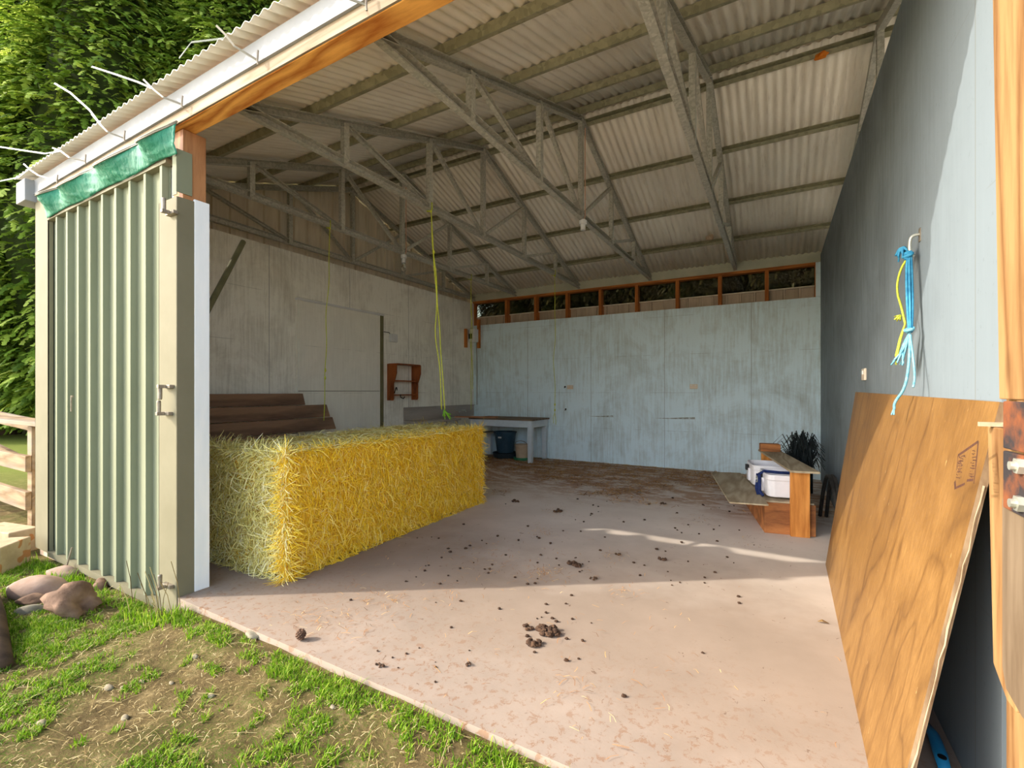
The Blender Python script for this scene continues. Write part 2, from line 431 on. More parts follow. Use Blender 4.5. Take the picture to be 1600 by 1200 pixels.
# ------------------------------------------------------------------ mesh builder
class MB:
    def __init__(s): s.v = []; s.f = []; s.mi = []; s.cur = 0
    def verts(s, pts): k = len(s.v); s.v.extend([V(p) for p in pts]); return k
    def face(s, idx): s.f.append(tuple(idx)); s.mi.append(s.cur)
    def box(s, x0, x1, y0, y1, z0, z1):
        k = s.verts([(x0, y0, z0), (x1, y0, z0), (x1, y1, z0), (x0, y1, z0), (x0, y0, z1), (x1, y0, z1), (x1, y1, z1), (x0, y1, z1)])
        for f in ((0, 3, 2, 1), (4, 5, 6, 7), (0, 1, 5, 4), (1, 2, 6, 5), (2, 3, 7, 6), (3, 0, 4, 7)): s.face([k + i for i in f])
        return s
    def hexa(s, p):
        k = s.verts(p)
        for f in ((0, 3, 2, 1), (4, 5, 6, 7), (0, 1, 5, 4), (1, 2, 6, 5), (2, 3, 7, 6), (3, 0, 4, 7)): s.face([k + i for i in f])
        return s
    def sweep(s, a, b, prof, up=(0, 0, 1)):
        a = V(a); b = V(b); d = (b - a).normalized(); u = V(up)
        w = d.cross(u)
        if w.length < 1e-4: w = d.cross(V((1, 0, 0)))
        w.normalize(); u = w.cross(d).normalized()
        n = len(prof)
        k = s.verts([a + w * p[0] + u * p[1] for p in prof] + [b + w * p[0] + u * p[1] for p in prof])
        for i in range(n):
            j = (i + 1) % n
            s.face((k + i, k + j, k + n + j, k + n + i))
        s.face([k + i for i in range(n)][::-1])
        s.face([k + n + i for i in range(n)])
        return s
    def bar(s, a, b, w, h, up=(0, 0, 1)):
        return s.sweep(a, b, [(-w / 2, -h / 2), (w / 2, -h / 2), (w / 2, h / 2), (-w / 2, h / 2)], up)
    def prism(s, poly, axis, a0, a1):
        """poly: 2-D outline extruded along axis from a0 to a1"""
        def mk(p, a):
            return {'X': (a, p[0], p[1]), 'Y': (p[0], a, p[1]), 'Z': (p[0], p[1], a)}[axis]
        n = len(poly)
        k = s.verts([mk(p, a0) for p in poly] + [mk(p, a1) for p in poly])
        for i in range(n):
            j = (i + 1) % n
            s.face((k + i, k + j, k + n + j, k + n + i))
        s.face([k + i for i in range(n)][::-1]); s.face([k + n + i for i in range(n)])
        return s
    def tube(s, pts, r, n=8, cap=True):
        pts = [V(p) for p in pts]
        rs = r if isinstance(r, (list, tuple)) else [r] * len(pts)
        k0 = len(s.v); prev = None
        for i, p in enumerate(pts):
            d = (pts[min(i + 1, len(pts) - 1)] - pts[max(i - 1, 0)])
            if d.length < 1e-9: d = V((0, 0, 1))
            d.normalize()
            if prev is None:
                prev = d.cross(V((0, 0, 1)) if abs(d.z) < 0.9 else V((1, 0, 0))).normalized()
            u = (prev - d * prev.dot(d)).normalized(); prev = u
            w = d.cross(u)
            s.verts([p + (u * math.cos(2 * math.pi * j / n) + w * math.sin(2 * math.pi * j / n)) * rs[i] for j in range(n)])
        for i in range(len(pts) - 1):
            for j in range(n):
                a = k0 + i * n + j; b = k0 + i * n + (j + 1) % n
                s.face((a, b, b + n, a + n))
        if cap:
            s.face([k0 + j for j in range(n)][::-1]); s.face([k0 + (len(pts) - 1) * n + j for j in range(n)])
        return s
    def lathe(s, c, prof, n=20, cap=True):
        c = V(c); k0 = len(s.v)
        for r, z in prof:
            s.verts([c + V((r * math.cos(2 * math.pi * j / n), r * math.sin(2 * math.pi * j / n), z)) for j in range(n)])
        for i in range(len(prof) - 1):
            for j in range(n):
                a = k0 + i * n + j; b = k0 + i * n + (j + 1) % n
                s.face((a, b, b + n, a + n))
        if cap:
            s.face([k0 + j for j in range(n)][::-1]); s.face([k0 + (len(prof) - 1) * n + j for j in range(n)])
        return s
    def ribbon(s, pts, w, nrm):
        nrm = V(nrm); k0 = len(s.v); m = len(pts)
        for i, p in enumerate(pts):
            p = V(p); d = V(pts[min(i + 1, m - 1)]) - V(pts[max(i - 1, 0)])
            q = d.cross(nrm)
            if q.length < 1e-7: q = V((1, 0, 0))
            q.normalize()
            ww = w[i] if isinstance(w, (list, tuple)) else w
            s.verts([p - q * ww / 2, p + q * ww / 2])
        for i in range(m - 1):
            a = k0 + 2 * i
            s.face((a, a + 1, a + 3, a + 2))
        return s
    def grid(s, rows):
        k0 = len(s.v); nc = len(rows[0])
        for r in rows: s.verts(r)
        for i in range(len(rows) - 1):
            for j in range(nc - 1):
                a = k0 + i * nc + j
                s.face((a, a + 1, a + nc + 1, a + nc))
        return s
    def blob(s, c, r, seed=0, amp=0.25, sub=3, freq=1.5, flat=0.0):
        bm = bmesh.new(); bmesh.ops.create_icosphere(bm, subdivisions=sub, radius=1.0)
        k = len(s.v)
        for vv in bm.verts:
            p = vv.co.copy(); nn = mnoise.noise(p * freq + V((seed * 7.3, seed * 3.1, seed)))
            p *= 1 + amp * nn + amp * 0.35 * mnoise.noise(p * freq * 3.1 + V((seed, 0, 5)))
            if flat and p.z < -flat: p.z = -flat + (p.z + flat) * 0.1
            s.v.append(V((c[0] + p.x * r[0], c[1] + p.y * r[1], c[2] + p.z * r[2])))
        for f in bm.faces: s.face([k + vv.index for vv in f.verts])
        bm.free()
        return s
    def build(s, name, mats, parent=None, smooth=False, bevel=0.0, origin=None, solid=0.0):
        if not isinstance(mats, (list, tuple)): mats = [mats]
        if parent is not None: org = parent['_org']; org = V(org)
        elif origin is not None: org = V(origin)
        else:
            xs = [p.x for p in s.v]; ys = [p.y for p in s.v]; zs = [p.z for p in s.v]
            org = V(((min(xs) + max(xs)) / 2, (min(ys) + max(ys)) / 2, min(zs)))
        me = bpy.data.meshes.new(name)
        me.from_pydata([tuple(p - org) for p in s.v], [], s.f)
        for m in mats: me.materials.append(m)
        me.polygons.foreach_set('material_index', s.mi)
        if smooth: me.polygons.foreach_set('use_smooth', [True] * len(s.f))
        me.update()
        o = bpy.data.objects.new(name, me)
        COL.objects.link(o)
        if parent is not None:
            o.parent = parent
            o['_org'] = tuple(org)
            if parent.type == 'MESH': o.location = (0, 0, 0)
        else:
            o.location = org
            o['_org'] = tuple(org)
        if bevel:
            b = o.modifiers.new('bevel', 'BEVEL'); b.width = bevel; b.segments = 2; b.limit_method = 'ANGLE'; b.angle_limit = math.radians(40)
        if solid:
            q = o.modifiers.new('solid', 'SOLIDIFY'); q.thickness = solid; q.offset = 0
        return o

def smooth_path(P, it=2):
    P = [V(p) for p in P]
    for _ in range(it):
        Q = [P[0]]
        for i in range(len(P) - 1): Q += [P[i].lerp(P[i + 1], 0.25), P[i].lerp(P[i + 1], 0.75)]
        P = Q + [P[-1]]
    return P
def thing(name, label, cat, loc, group=None):
    o = bpy.data.objects.new(name, None); COL.objects.link(o)
    o.location = loc; o['_org'] = tuple(loc); o.empty_display_size = 0.1
    o['label'] = label; o['category'] = cat
    if group: o['group'] = group
    return o
def tag(o, label, cat, group=None, kind=None):
    o['label'] = label; o['category'] = cat
    if group: o['group'] = group
    if kind: o['kind'] = kind
    return o
def struct(o, label=None, cat=None):
    o['kind'] = 'structure'
    if label: o['label'] = label
    if cat: o['category'] = cat
    return o
def dup(root, loc, label, group=None):
    r = root.copy(); COL.objects.link(r); r.location = loc; r['label'] = label
    if group: r['group'] = group
    for ch in list(root.children):
        c = ch.copy(); COL.objects.link(c); c.parent = r
        for g in list(ch.children):
            d = g.copy(); COL.objects.link(d); d.parent = c
    return r
def channel(w, h, t=0.005, flip=1):
    """C section outline, web on one side"""
    a = -w / 2 * flip; b = w / 2 * flip; q = t * flip
    return [(a, -h / 2), (b, -h / 2), (b, -h / 2 + t), (a + q, -h / 2 + t), (a + q, h / 2 - t), (b, h / 2 - t), (b, h / 2), (a, h / 2)]

# ------------------------------------------------------------------ levels of the shed
YF = 1.40                      # front plane
YB = 7.62                      # back wall face
XL = -5.23                     # left wall face
XR = 0.52                      # right wall face
RY = 4.57                      # ridge
RZ = 4.158
def zs(y): return RZ - 0.353 * (RY - y) if y < RY else RZ - 0.335 * (y - RY)

# floor slab
b = MB(); b.prism([(-5.42, 1.46), (-3.085, 1.46), (-3.085, YF), (4.8, YF), (4.8, 7.9), (-5.42, 7.9)], 'Z', -0.22, 0.0)
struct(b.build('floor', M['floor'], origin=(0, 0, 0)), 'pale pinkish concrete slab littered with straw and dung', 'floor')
b = MB(); b.box(-5.40, -3.09, YF + 0.026, YF + 0.05, -0.3, -0.106)
struct(b.build('trim_1', M['concrete_side']), 'concrete footing strip under the ribbed front wall', 'footing')

# left lining and gable
b = MB(); b.box(XL - 0.02, XL, 1.5, YB + 0.02, 0, 2.95)
struct(b.build('wall_left', M['wall_left']), 'pale painted sheet wall on the left with a sliding door', 'wall')
def ribbed(mb, p0, du, n0, length, z0, z1fun, period, top, depth, side):
    """vertical trapezoid ribs; p0 start, du along, n0 outward normal"""
    prof = []
    n = int(length / period)
    for i in range(n + 1):
        s0 = i * period
        for a, d in ((0, 0), (period - top - 2 * side, 0), (period - top - side, depth), (period - side, depth)):
            if s0 + a <= length: prof.append((s0 + a, d))
    prof.append((length, 0))
    du = V(du); n0 = V(n0); p0 = V(p0)
    lo = []; hi = []
    for a, d in prof:
        q = p0 + du * a + n0 * d
        lo.append((q.x, q.y, z0)); hi.append((q.x, q.y, z1fun(q)))
    mb.grid([lo, hi])
b = MB(); ribbed(b, (-5.40, 1.45, 0), (0, 1, 0), (1, 0, 0), 6.3, -0.1, lambda q: zs(q.y) - 0.015, 0.2, 0.05, 0.025, 0.01)
struct(b.build('wall_gable', M['clad_in'], solid=0.003), 'tan ribbed gable sheeting above the left wall', 'wall')

# back wall: lining, outer sheeting, window bays
b = MB(); b.box(XL, 4.6, YB, YB + 0.012, 0, 2.515)
wb = struct(b.build('wall_back', M['wall_back']), 'pale blue painted sheet wall at the back', 'wall')
for x0_, x1_, px_ in ((1020, 1086, 653), (918, 958, 650)):
    a_ = on_y(x0_, px_, YB); e_ = on_y(x1_, px_, YB); q = MB()
    q.prism([(a_.x, a_.z), (a_.x + .2, a_.z - .008), (e_.x, e_.z - .02), (e_.x, e_.z + .012), (a_.x + .25, a_.z + .006)], 'Y', YB - 0.0015, YB + 0.001)
    q.build('scuff_mark', m_noise('scuffed_paint', (120, 118, 104), (190, 204, 206), 22, 0.7), wb)
b = MB(); ribbed(b, (-5.4, 7.80, 0), (1, 0, 0), (0, -1, 0), 10.0, -0.1, lambda q: 2.70, 0.19, 0.02, 0.02, 0.008)
struct(b.build('wall_rear', m_noise('rear_sheet', (176, 158, 134), (196, 178, 154), 4, 0.6, (3, 3, 0.4)), solid=0.003), 'beige outer sheeting seen behind the window studs', 'wall')
b = MB(); b.box(-5.25, 0.50, YB, YB + 0.14, 2.955, 2.995)
struct(b.build('trim_2', M['plate']), 'orange timber plate along the top of the back windows', 'trim')
b = MB(); b.box(-5.3, 4.6, YB + 0.005, YB + 0.06, 2.995, 3.15)
struct(b.build('trim_3', m_noise('eave_board', (170, 170, 146), (186, 184, 160), 3, 0.6)), 'pale green grey eave channel above the back windows', 'trim')
studs = [-5.25, -4.49, -3.865, -3.24, -2.625, -2.005, -1.365, -0.75, -0.128, 0.49]
for i in range(9):
    x0 = studs[i]; x1 = studs[i + 1]
    g = MB(); g.box(x0 + 0.02, x1 - 0.02, 7.725, 7.73, 2.69, 2.955)
    w = struct(g.build('window_%d' % (i + 1), M['glass']), 'clerestory pane, bay %d of nine from the left' % (i + 1), 'window')
    q = MB(); ww = 0.05 if i else 0.045
    q.box(x0 - ww / 2, x0 + ww / 2, YB + 0.012, YB + 0.14, 2.45, 2.955)
    if i == 8: q.box(x1 - 0.035, x1 + 0.0, YB + 0.002, YB + 0.14, 2.45, 2.955)
    q.build('stud', M['stud'], w)
    q = MB(); q.box(x0 + 0.025, x1 - 0.025, 7.715, 7.745, 2.68, 2.695)
    q.build('window_sill', M['clad_in'], w)

b = MB(); b.box(0.462, 0.519, YB - 0.012, YB + 0.002, 2.515, 2.99)
struct(b.build('trim_4', M['wall_back']), 'pale painted upright at the right end of the back windows', 'trim')

# right wall, and an unseen open bay added beyond it for bounce light
b = MB(); b.box(XR, XR + 0.07, 1.72, YB, 0, 3.09)
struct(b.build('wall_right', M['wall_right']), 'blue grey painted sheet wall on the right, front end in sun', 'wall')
b = MB(); b.box(4.60, 4.66, 1.45, YB + 0.2, -0.1, 3.05)
struct(b.build('wall_bounce', M['box_white']), 'unseen pale outer wall added to bounce light over the right wall', 'wall')
# roof sheets
b = MB()
def corr(mb, x0, x1, ys, off=0.0, per=0.0762, amp=0.010, seg=8):
    n = int((x1 - x0) / per * seg)
    for rows in ys:
        R = []
        for y in rows:
            R.append([(x0 + per * i / seg, y, zs(y) + off + amp * math.cos(2 * math.pi * i / seg)) for i in range(n + 1)])
        mb.grid(R)
corr(b, -5.60, 4.85, [[1.315, 2.4, 3.4, RY - 0.06], [RY + 0.06, 5.6, 6.6, 7.95]])
ceil = struct(b.build('ceiling', M['roof'], smooth=True, origin=(0, 0, 3.0), solid=0.002), 'corrugated steel roof seen from below', 'roof')
b = MB()
b.prism([(RY - 0.24, zs(RY - 0.24) + 0.012), (RY, RZ + 0.03), (RY + 0.24, zs(RY + 0.24) + 0.012), (RY + 0.24, zs(RY + 0.24) + 0.016), (RY, RZ + 0.036), (RY - 0.24, zs(RY - 0.24) + 0.016)], 'X', -5.62, 4.87)
b.build('ridge_cap', M['roof'], ceil)

# purlins
pur_y = [(1.50, 'first galvanised roof purlin, along the front eave'), (2.26, 'second purlin up from the front eave'), (3.07, 'third purlin up from the front eave'),
         (3.87, 'fourth purlin up from the front eave'), (4.47, 'purlin just in front of the ridge'), (4.69, 'purlin just behind the ridge'),
         (5.48, 'first purlin below the ridge on the back slope'), (6.28, 'second purlin below the ridge on the back slope'), (7.02, 'third purlin below the ridge on the back slope')]
for i, (y, lab) in enumerate(pur_y):
    sl = 0.353 if y < RY else -0.335
    up = V((0, -sl, 1)).normalized()
    z = zs(y) - 0.010 - 0.028
    p = MB(); p.sweep((-5.38, y, z), (4.58, y, z), channel(0.05, 0.055, 0.004, -1 if y < RY else 1), up)
    tag(p.build('purlin', M['purlin']), lab + ', greenish steel channel', 'purlin', 'roof purlins')

# trusses
T = thing('roof_truss', 'steel roof truss standing against the left gable sheeting', 'truss', (-5.2, RY, 3.02), 'steel roof trusses')
XT = -5.2
def zc(y): return zs(y) - 0.066 - 0.032          # centre line of the top chord
b = MB(); b.sweep((XT, 1.50, 3.05), (XT, 7.60, 3.05), channel(0.05, 0.065)); b.build('bottom_chord', M['truss'], T)
b = MB(); b.sweep((XT, 1.44, zc(1.44)), (XT, RY, zc(RY)), channel(0.05, 0.062)); b.build('top_chord', M['truss'], T)
b = MB(); b.sweep((XT, 7.66, zc(7.66)), (XT, RY, zc(RY)), channel(0.05, 0.062, flip=-1)); b.build('top_chord', M['truss'], T)
PY = [2.56, 3.60, 4.57, 5.59, 6.62]
for y in PY:
    b = MB(); b.sweep((XT, y, 3.02), (XT, y, zc(y) + 0.0), channel(0.046, 0.05), (0, 1, 0)); b.build('web_post', M['truss'], T)
for y0, y1 in ((2.60, 3.56), (3.64, 4.53), (5.55, 4.61), (6.58, 5.63)):
    b = MB(); b.sweep((XT, y0, zc(y0) - 0.02), (XT, y1, 3.07), channel(0.036, 0.036), (0, 0, 1)); b.build('diagonal_brace', M['truss'], T)
trs = [(-4.27, 'steel roof truss with the bulb and two yellow twines hanging from it'), (-3.0, 'steel roof truss in the middle of the left half, twine tied at its second post'),
       (-1.78, 'steel roof truss with an empty white lamp holder at its foot'), (-0.536, 'large near steel roof truss crossing the top of the opening, bright galvanised chord'),
       (0.70, 'steel roof truss half hidden behind the top of the right wall')]
for x, lab in trs:
    dup(T, (x, RY, 3.02), lab)

# ------------------------------------------------------------------ front: lintel, fascia, post, ribbed wall
lin_t = thing('lintel_beam', 'orange timber lintel beam across the top of the opening', 'beam', (-3.2, 1.45, 2.795))
b = MB(); b.box(-5.36, -0.93, YF + 0.006, YF + 0.112, 2.795, 3.0); b.build('beam', M['beam'], lin_t, bevel=0.004)
b = MB(); b.box(-5.36, -0.93, YF - 0.004, YF + 0.006, 2.797, 2.99); b.build('front_face', M['beam_face'], lin_t)['label'] = 'pale sun bleached front face'
b = MB(); b.box(-0.95, 4.6, 1.475, 1.58, 2.93, 3.012)
tag(b.build('header_beam', M['beam'], bevel=0.004), 'raised timber header right of the orange lintel', 'beam')
b = MB(); b.prism([(YF - 0.010, 2.868), (YF - 0.0045, 2.868), (YF - 0.0045, 2.985), (YF - 0.010, 2.985)], 'X', -5.42, -0.93)
b.box(-5.42, -0.93, YF - 0.018, YF - 0.0045, 2.862, 2.870)
struct(b.build('trim_5', M['fascia']), 'white steel fascia under the front roof edge', 'trim')
b = MB(); b.box(-5.60, -5.39, 1.33, 1.46, 2.80, 2.98)
struct(b.build('trim_6', M['fascia'], bevel=0.006), 'white box end closing the front left eave', 'trim')

# ribbed wall, flashings
b = MB(); ribbed(b, (-5.14, YF + 0.038, 0), (1, 0, 0), (0, -1, 0), 1.90, -0.09, lambda q: 2.615, 0.2095, 0.028, 0.038, 0.004)
wf = struct(b.build('wall_front', M['clad'], solid=0.0015), 'cream green ribbed steel front wall left of the opening', 'wall')
wf['_org'] = tuple(wf.location)
b = MB(); b.box(-5.41, -5.12, YF - 0.002, YF + 0.004, -0.09, 2.80); b.box(-5.41, -5.404, YF - 0.002, YF + 0.14, -0.09, 2.80); b.box(-5.126, -5.12, YF - 0.002, YF + 0.03, -0.09, 2.80)
b.build('corner_flashing', M['flash'], wf)
b = MB(); b.box(-5.13, -3.20, YF - 0.006, YF + 0.034, 2.60, 2.628); b.build('top_trim', M['flash'], wf)
b = MB(); b.box(-5.13, -3.29, YF - 0.004, YF + 0.036, -0.118, -0.075); b.build('bottom_trim', M['flash'], wf)
b = MB(); b.box(-5.36, -3.2, YF + 0.045, YF + 0.06, -0.05, 2.60); b.build('lining', M['wall_left'], wf)

pt = thing('timber_post', 'timber gate post at the left of the opening, bare on top, white below', 'post', (-3.14, 1.49, 0.0))
b = MB(); b.box(-3.20, -3.088, YF + 0.036, 1.566, 0.0, 2.793); b.build('post', M['post'], pt, bevel=0.004)
b = MB(); b.box(-3.088, -3.070, 1.490, 1.577, 0.0, 2.385); b.build('painted_board', M['white_paint'], pt, bevel=0.003)['label'] = 'white painted board on the post'
b = MB()
b.box(-3.29, -3.074, YF - 0.004, YF + 0.0, -0.12, 2.37); b.box(-3.078, -3.072, YF - 0.004, 1.494, -0.12, 2.37); b.box(-3.29, -3.286, YF - 0.004, YF + 0.03, -0.12, 2.37)
b.build('corner_flashing', M['flash'], pt)['label'] = 'cream steel corner flashing'
b = MB()
b.box(-3.13, -3.080, YF - 0.002, YF + 0.002, 2.385, 2.655); b.box(-3.084, -3.079, YF - 0.002, 1.482, 2.40, 2.655)
b.build('upper_flashing', M['clad'], pt)

# pin hinges on the flashing
def hinge_pin(px, py, up, lab):
    p = on_y(px, py, YF - 0.01)
    t = thing('hinge_pin', lab, 'hinge', (p.x, YF - 0.006, p.z), 'steel hinge pins on the corner flashing')
    q = MB(); q.box(p.x - 0.045, p.x + 0.05, YF - 0.03, YF - 0.004, p.z - 0.010, p.z + 0.010); q.box(p.x - 0.012, p.x + 0.012, YF - 0.07, YF - 0.03, p.z - 0.010, p.z + 0.010)
    q.build('bracket', M['pin'], t, bevel=0.002)
    q = MB(); d = 0.07 if up else -0.07
    q.lathe((p.x, YF - 0.056, p.z + (0.008 if up else -0.008)), [(0.011, 0), (0.011, d * 0.92), (0.008, d)], 10)
    q.build('pin', M['pin'], t, smooth=False)
hinge_pin(270, 334, True, 'uppermost hinge pin, high on the cream flashing')
hinge_pin(264, 604, False, 'hinge pin pointing down at mid height of the flashing')
hinge_pin(262, 646, True, 'hinge pin pointing up at mid height of the flashing')
hinge_pin(264, 914, True, 'lowest hinge pin, just above the grass')

# small fixings on the ribs
b = MB(); p = on_y(114, 622, YF - 0.004); b.tube([p + V((0, -0.01, 0.02)), p + V((0, -0.01, -0.10))], 0.005, 6); b.box(p.x - 0.012, p.x + 0.012, YF - 0.014, YF, p.z + 0.005, p.z + 0.02)
tag(b.build('latch_bolt', M['pin']), 'thin steel bolt on a rib at mid height of the front wall', 'bolt')
b = MB(); p = on_y(113, 865, YF - 0.01); b.tube([p + V((0.01, -0.005, 0.05)), p + V((-0.01, -0.03, -0.09))], 0.006, 6)
tag(b.build('ground_peg', M['pin']), 'grey steel peg leaning on the foot of the front wall', 'peg')

# green shade cloth
nails = [-5.10, -4.79, -4.17, -3.48, -3.05]
rows = []
nx = 120; nz = 14
for j in range(nz + 1):
    r = []
    for i in range(nx + 1):
        x = -5.10 + 2.05 * i / nx
        k = max(q for q in range(4) if x >= nails[q] - 1e-6) if x < -3.051 else 3
        u = (x - nails[k]) / (nails[k + 1] - nails[k])
        lean = math.sin(math.pi * min(max(u, 0), 1)) ** 1.25
        zt = 2.80 - 0.095 * lean * (1.0 if k else 0.7)
        z0 = 2.615 + 0.006 * math.sin(9 * x)
        w = j / nz
        fold = 0.014 * mnoise.noise(V((x * 9 + 4 * w, w * 2.0, 0))) + 0.008 * mnoise.noise(V((x * 25 + 9 * w, w * 5.0, 3)))
        y = YF - 0.012 - 0.105 * lean * w ** 1.3 - abs(fold) * (1 if 0 < j < nz else 0.5) - 0.012 * math.sin(math.pi * w)
        r.append((x, y, z0 + (zt - z0) * w))
    rows.append(r)
b = MB(); b.grid(rows)
clo = thing('shade_cloth', 'crumpled green shade cloth stretched above the ribbed front wall', 'cloth', (-4.08, YF - 0.01, 2.61))
b.build('cloth', M['shade_cloth'], clo, smooth=True, solid=0.002)
b = MB(); b.tube([(p[0], p[1], p[2]) for p in rows[-1][::3]], 0.006, 6); b.tube([(p[0], p[1] - 0.004, p[2] - 0.012) for p in rows[-1][::3]], 0.004, 6)
b.build('hem_cord', M['strip_pale'], clo, smooth=True)

# plastic strips tied along the roof edge
def strip(fix, pts, tail, lab):
    f = on_y(fix[0], fix[1], 1.365)
    t = thing('plastic_strip', lab, 'strip', tuple(f), 'plastic strips tied along the roof edge')
    q = MB(); P = [f] + [on_y(p[0], p[1], 1.31 - 0.01 * i) for i, p in enumerate(pts)]
    q.ribbon(P, 0.010, (0.2, -1, 0.3)); q.build('tie', M['strip_pale'], t, solid=0.003)
    q = MB(); q.tube([f + V((0, 0.004, 0.05)), f, f + V((0.0, 0.004, -0.02))], 0.005, 6); q.build('fixing', M['pin'], t)
    if tail:
        P = [on_y(p[0], p[1], 1.30 - 0.012 * i) for i, p in enumerate(tail)]
        q = MB(); q.ribbon(P, 0.013, (0.2, -1, 0.3)); q.build('tail', M['strip'], t, solid=0.002)
strip((89, 283), [(60, 274), (48, 266), (37, 256)], [(46, 264), (30, 277), (0, 283)], 'plastic strip at the far left corner of the roof edge')
strip((133, 252), [(108, 246), (95, 236), (82, 231)], [(95, 236), (70, 240), (30, 234), (-10, 228)], 'second plastic strip from the left, long tail lying level')
strip((194, 216), [(168, 206), (158, 196), (143, 178)], [(158, 196), (140, 172), (110, 145), (85, 130)], 'third plastic strip from the left, tail rising to the left')
strip((284, 163), [(255, 152), (240, 140), (224, 124)], [(238, 138), (215, 128), (180, 116), (143, 104)], 'fourth plastic strip from the left, above the bare post')
strip((402, 94), [(366, 72), (352, 54), (338, 40)], [(350, 60), (325, 63), (299, 66), (280, 91)], 'fifth plastic strip from the left, tail bent down')
strip((572, 8), [(530, -8), (510, -20), (500, -36)], None, 'plastic strip nearest the top of the picture over the lintel')

# steel stay inside the post
a = V((-3.16, 1.60, 1.80)); e = on_x(380, 378, -3.62)
a = on_x(312, 508, -3.24); a = a + (a - e) * ((a.y - 1.465) / (e.y - a.y))
b = MB(); b.tube([a, e], 0.020, 12)
tag(b.build('steel_stay', m_noise('olive_tube', (86, 84, 56), (108, 104, 72), 9, 0.5)), 'olive steel tube slanting up behind the white post', 'tube')

# ------------------------------------------------------------------ left wall things
d = MB(); d.box(XL, XL + 0.022, 3.71, 5.10, 0.02, 2.36)
dr = struct(d.build('door_1', M['door']), 'pale painted sliding door panel in the left wall', 'door')
q = MB(); q.box(XL, XL + 0.05, 3.69, 5.16, 2.36, 2.385); q.build('door_head', M['box_white'], dr)
q = MB(); q.box(XL, XL + 0.03, 5.105, 5.165, 0.0, 2.36); q.build('door_jamb', m_noise('olive_jamb', (104, 100, 70), (120, 116, 84), 5, 0.6), dr)
q = MB(); q.box(XL + 0.022, XL + 0.024, 3.72, 5.09, 1.215, 1.224); q.build('seam_strip', m_noise('door_seam', (120, 116, 100), (134, 130, 112), 5, 0.6), dr)

t = thing('wall_shelf', 'brown wooden wall shelf with scrolled sides on the left wall', 'shelf', (XL, 5.56, 1.07))
prof = [(XL, 1.075), (XL + 0.11, 1.075), (XL + 0.125, 1.10), (XL + 0.125, 1.34), (XL + 0.16, 1.42), (XL + 0.185, 1.50), (XL + 0.185, 1.64), (XL, 1.64)]
for y in (5.28, 5.83):
    q = MB(); q.prism(prof, 'Y', y - 0.014, y + 0.014); q.build('side_board', M['shelf_wood'], t, bevel=0.003)
for z, w, nm in ((1.628, 0.19, 'top_board'), (1.37, 0.13, 'shelf_board'), (1.15, 0.10, 'shelf_board')):
    q = MB(); q.box(XL, XL + w, 5.294, 5.816, z, z + 0.018); q.build(nm, M['shelf_wood'], t)
b = MB()
for s_ in (0, 1):
    b.tube([(XL + 0.06, 5.33 + 0.08 * math.cos(a_ / 10 * math.pi) * 0.5 + 0.05, 1.23 + 0.05 * math.sin(a_ / 5 * math.pi)) for a_ in range(11)], 0.007, 6)
b.tube([(XL + 0.1, 5.45, 1.168), (XL + 0.11, 5.45, 1.12), (XL + 0.12, 5.5, 1.10), (XL + 0.12, 5.53, 1.13)], 0.008, 6)
tag(b.build('coat_hook', M['black_plastic']), 'black metal hook on the lowest board of the brown wall shelf', 'hook')

t = thing('switch_box', 'small white switch box on the left wall above the wooden shelf', 'box', (XL, 5.37, 1.99))
q = MB(); q.box(XL, XL + 0.05, 5.31, 5.45, 1.985, 2.11); q.build('case', M['box_white'], t, bevel=0.006)
q = MB(); q.tube([(XL + 0.012, 5.32, 2.10), (XL + 0.012, 5.30, 2.125), (XL + 0.012, 5.19, 2.125)], 0.006, 6); q.build('cable', M['hose_dark'], t)
t = thing('power_outlet', 'small power outlet beside the brown wall shelf', 'outlet', (XL, 5.93, 1.28))
q = MB(); q.box(XL, XL + 0.02, 5.88, 5.98, 1.28, 1.345); q.build('face_plate', M['outlet'], t, bevel=0.004)
q = MB(); q.box(XL + 0.02, XL + 0.026, 5.90, 5.92, 1.32, 1.335); q.box(XL + 0.02, XL + 0.026, 5.94, 5.96, 1.32, 1.335); q.build('switch', M['box_white'], t)

def outlet_back(px, py, lab):
    p = on_y(px, py, YB)
    t = thing('power_outlet', lab, 'outlet', (p.x, YB, p.z - 0.04), 'power outlets')
    q = MB(); q.box(p.x - 0.057, p.x + 0.057, YB - 0.014, YB, p.z - 0.036, p.z + 0.036); q.build('face_plate', M['outlet'], t, bevel=0.004)
    for s_ in (-0.03, 0.03):
        q = MB(); q.box(p.x + s_ - 0.008, p.x + s_ + 0.008, YB - 0.019, YB - 0.014, p.z + 0.008, p.z + 0.024); q.build('switch', M['box_white'], t)
outlet_back(891, 605, 'power outlet on the back wall, nearer the white table')
outlet_back(1084, 604, 'power outlet on the back wall, right of its middle')
p = on_x(1352, 585, XR)
t = thing('power_outlet', 'power outlet on the right wall above the plywood sheet', 'outlet', (XR, p.y, p.z - 0.05), 'power outlets')
q = MB(); q.box(XR - 0.014, XR, p.y - 0.06, p.y + 0.06, p.z - 0.04, p.z + 0.04); q.build('face_plate', M['outlet'], t, bevel=0.004)
q = MB(); q.box(XR - 0.02, XR - 0.014, p.y - 0.02, p.y + 0.02, p.z + 0.0, p.z + 0.025); q.build('switch', M['box_white'], t)
for px, py, lab in ((883, 604, 'dark hook on the back wall beside the left outlet'), (884, 639, 'dark hook on the back wall below the left outlet')):
    p = on_y(px, py, YB); q = MB()
    q.tube([p, p + V((0, -0.02, 0.0)), p + V((0, -0.035, -0.015)), p + V((0, -0.03, -0.03))], 0.006, 6); q.lathe(p + V((0, -0.006, -0.02)), [(0.014, 0), (0.014, 0.03)], 10)
    tag(q.build('wall_hook', M['hose_dark']), lab, 'hook', 'wall hooks')

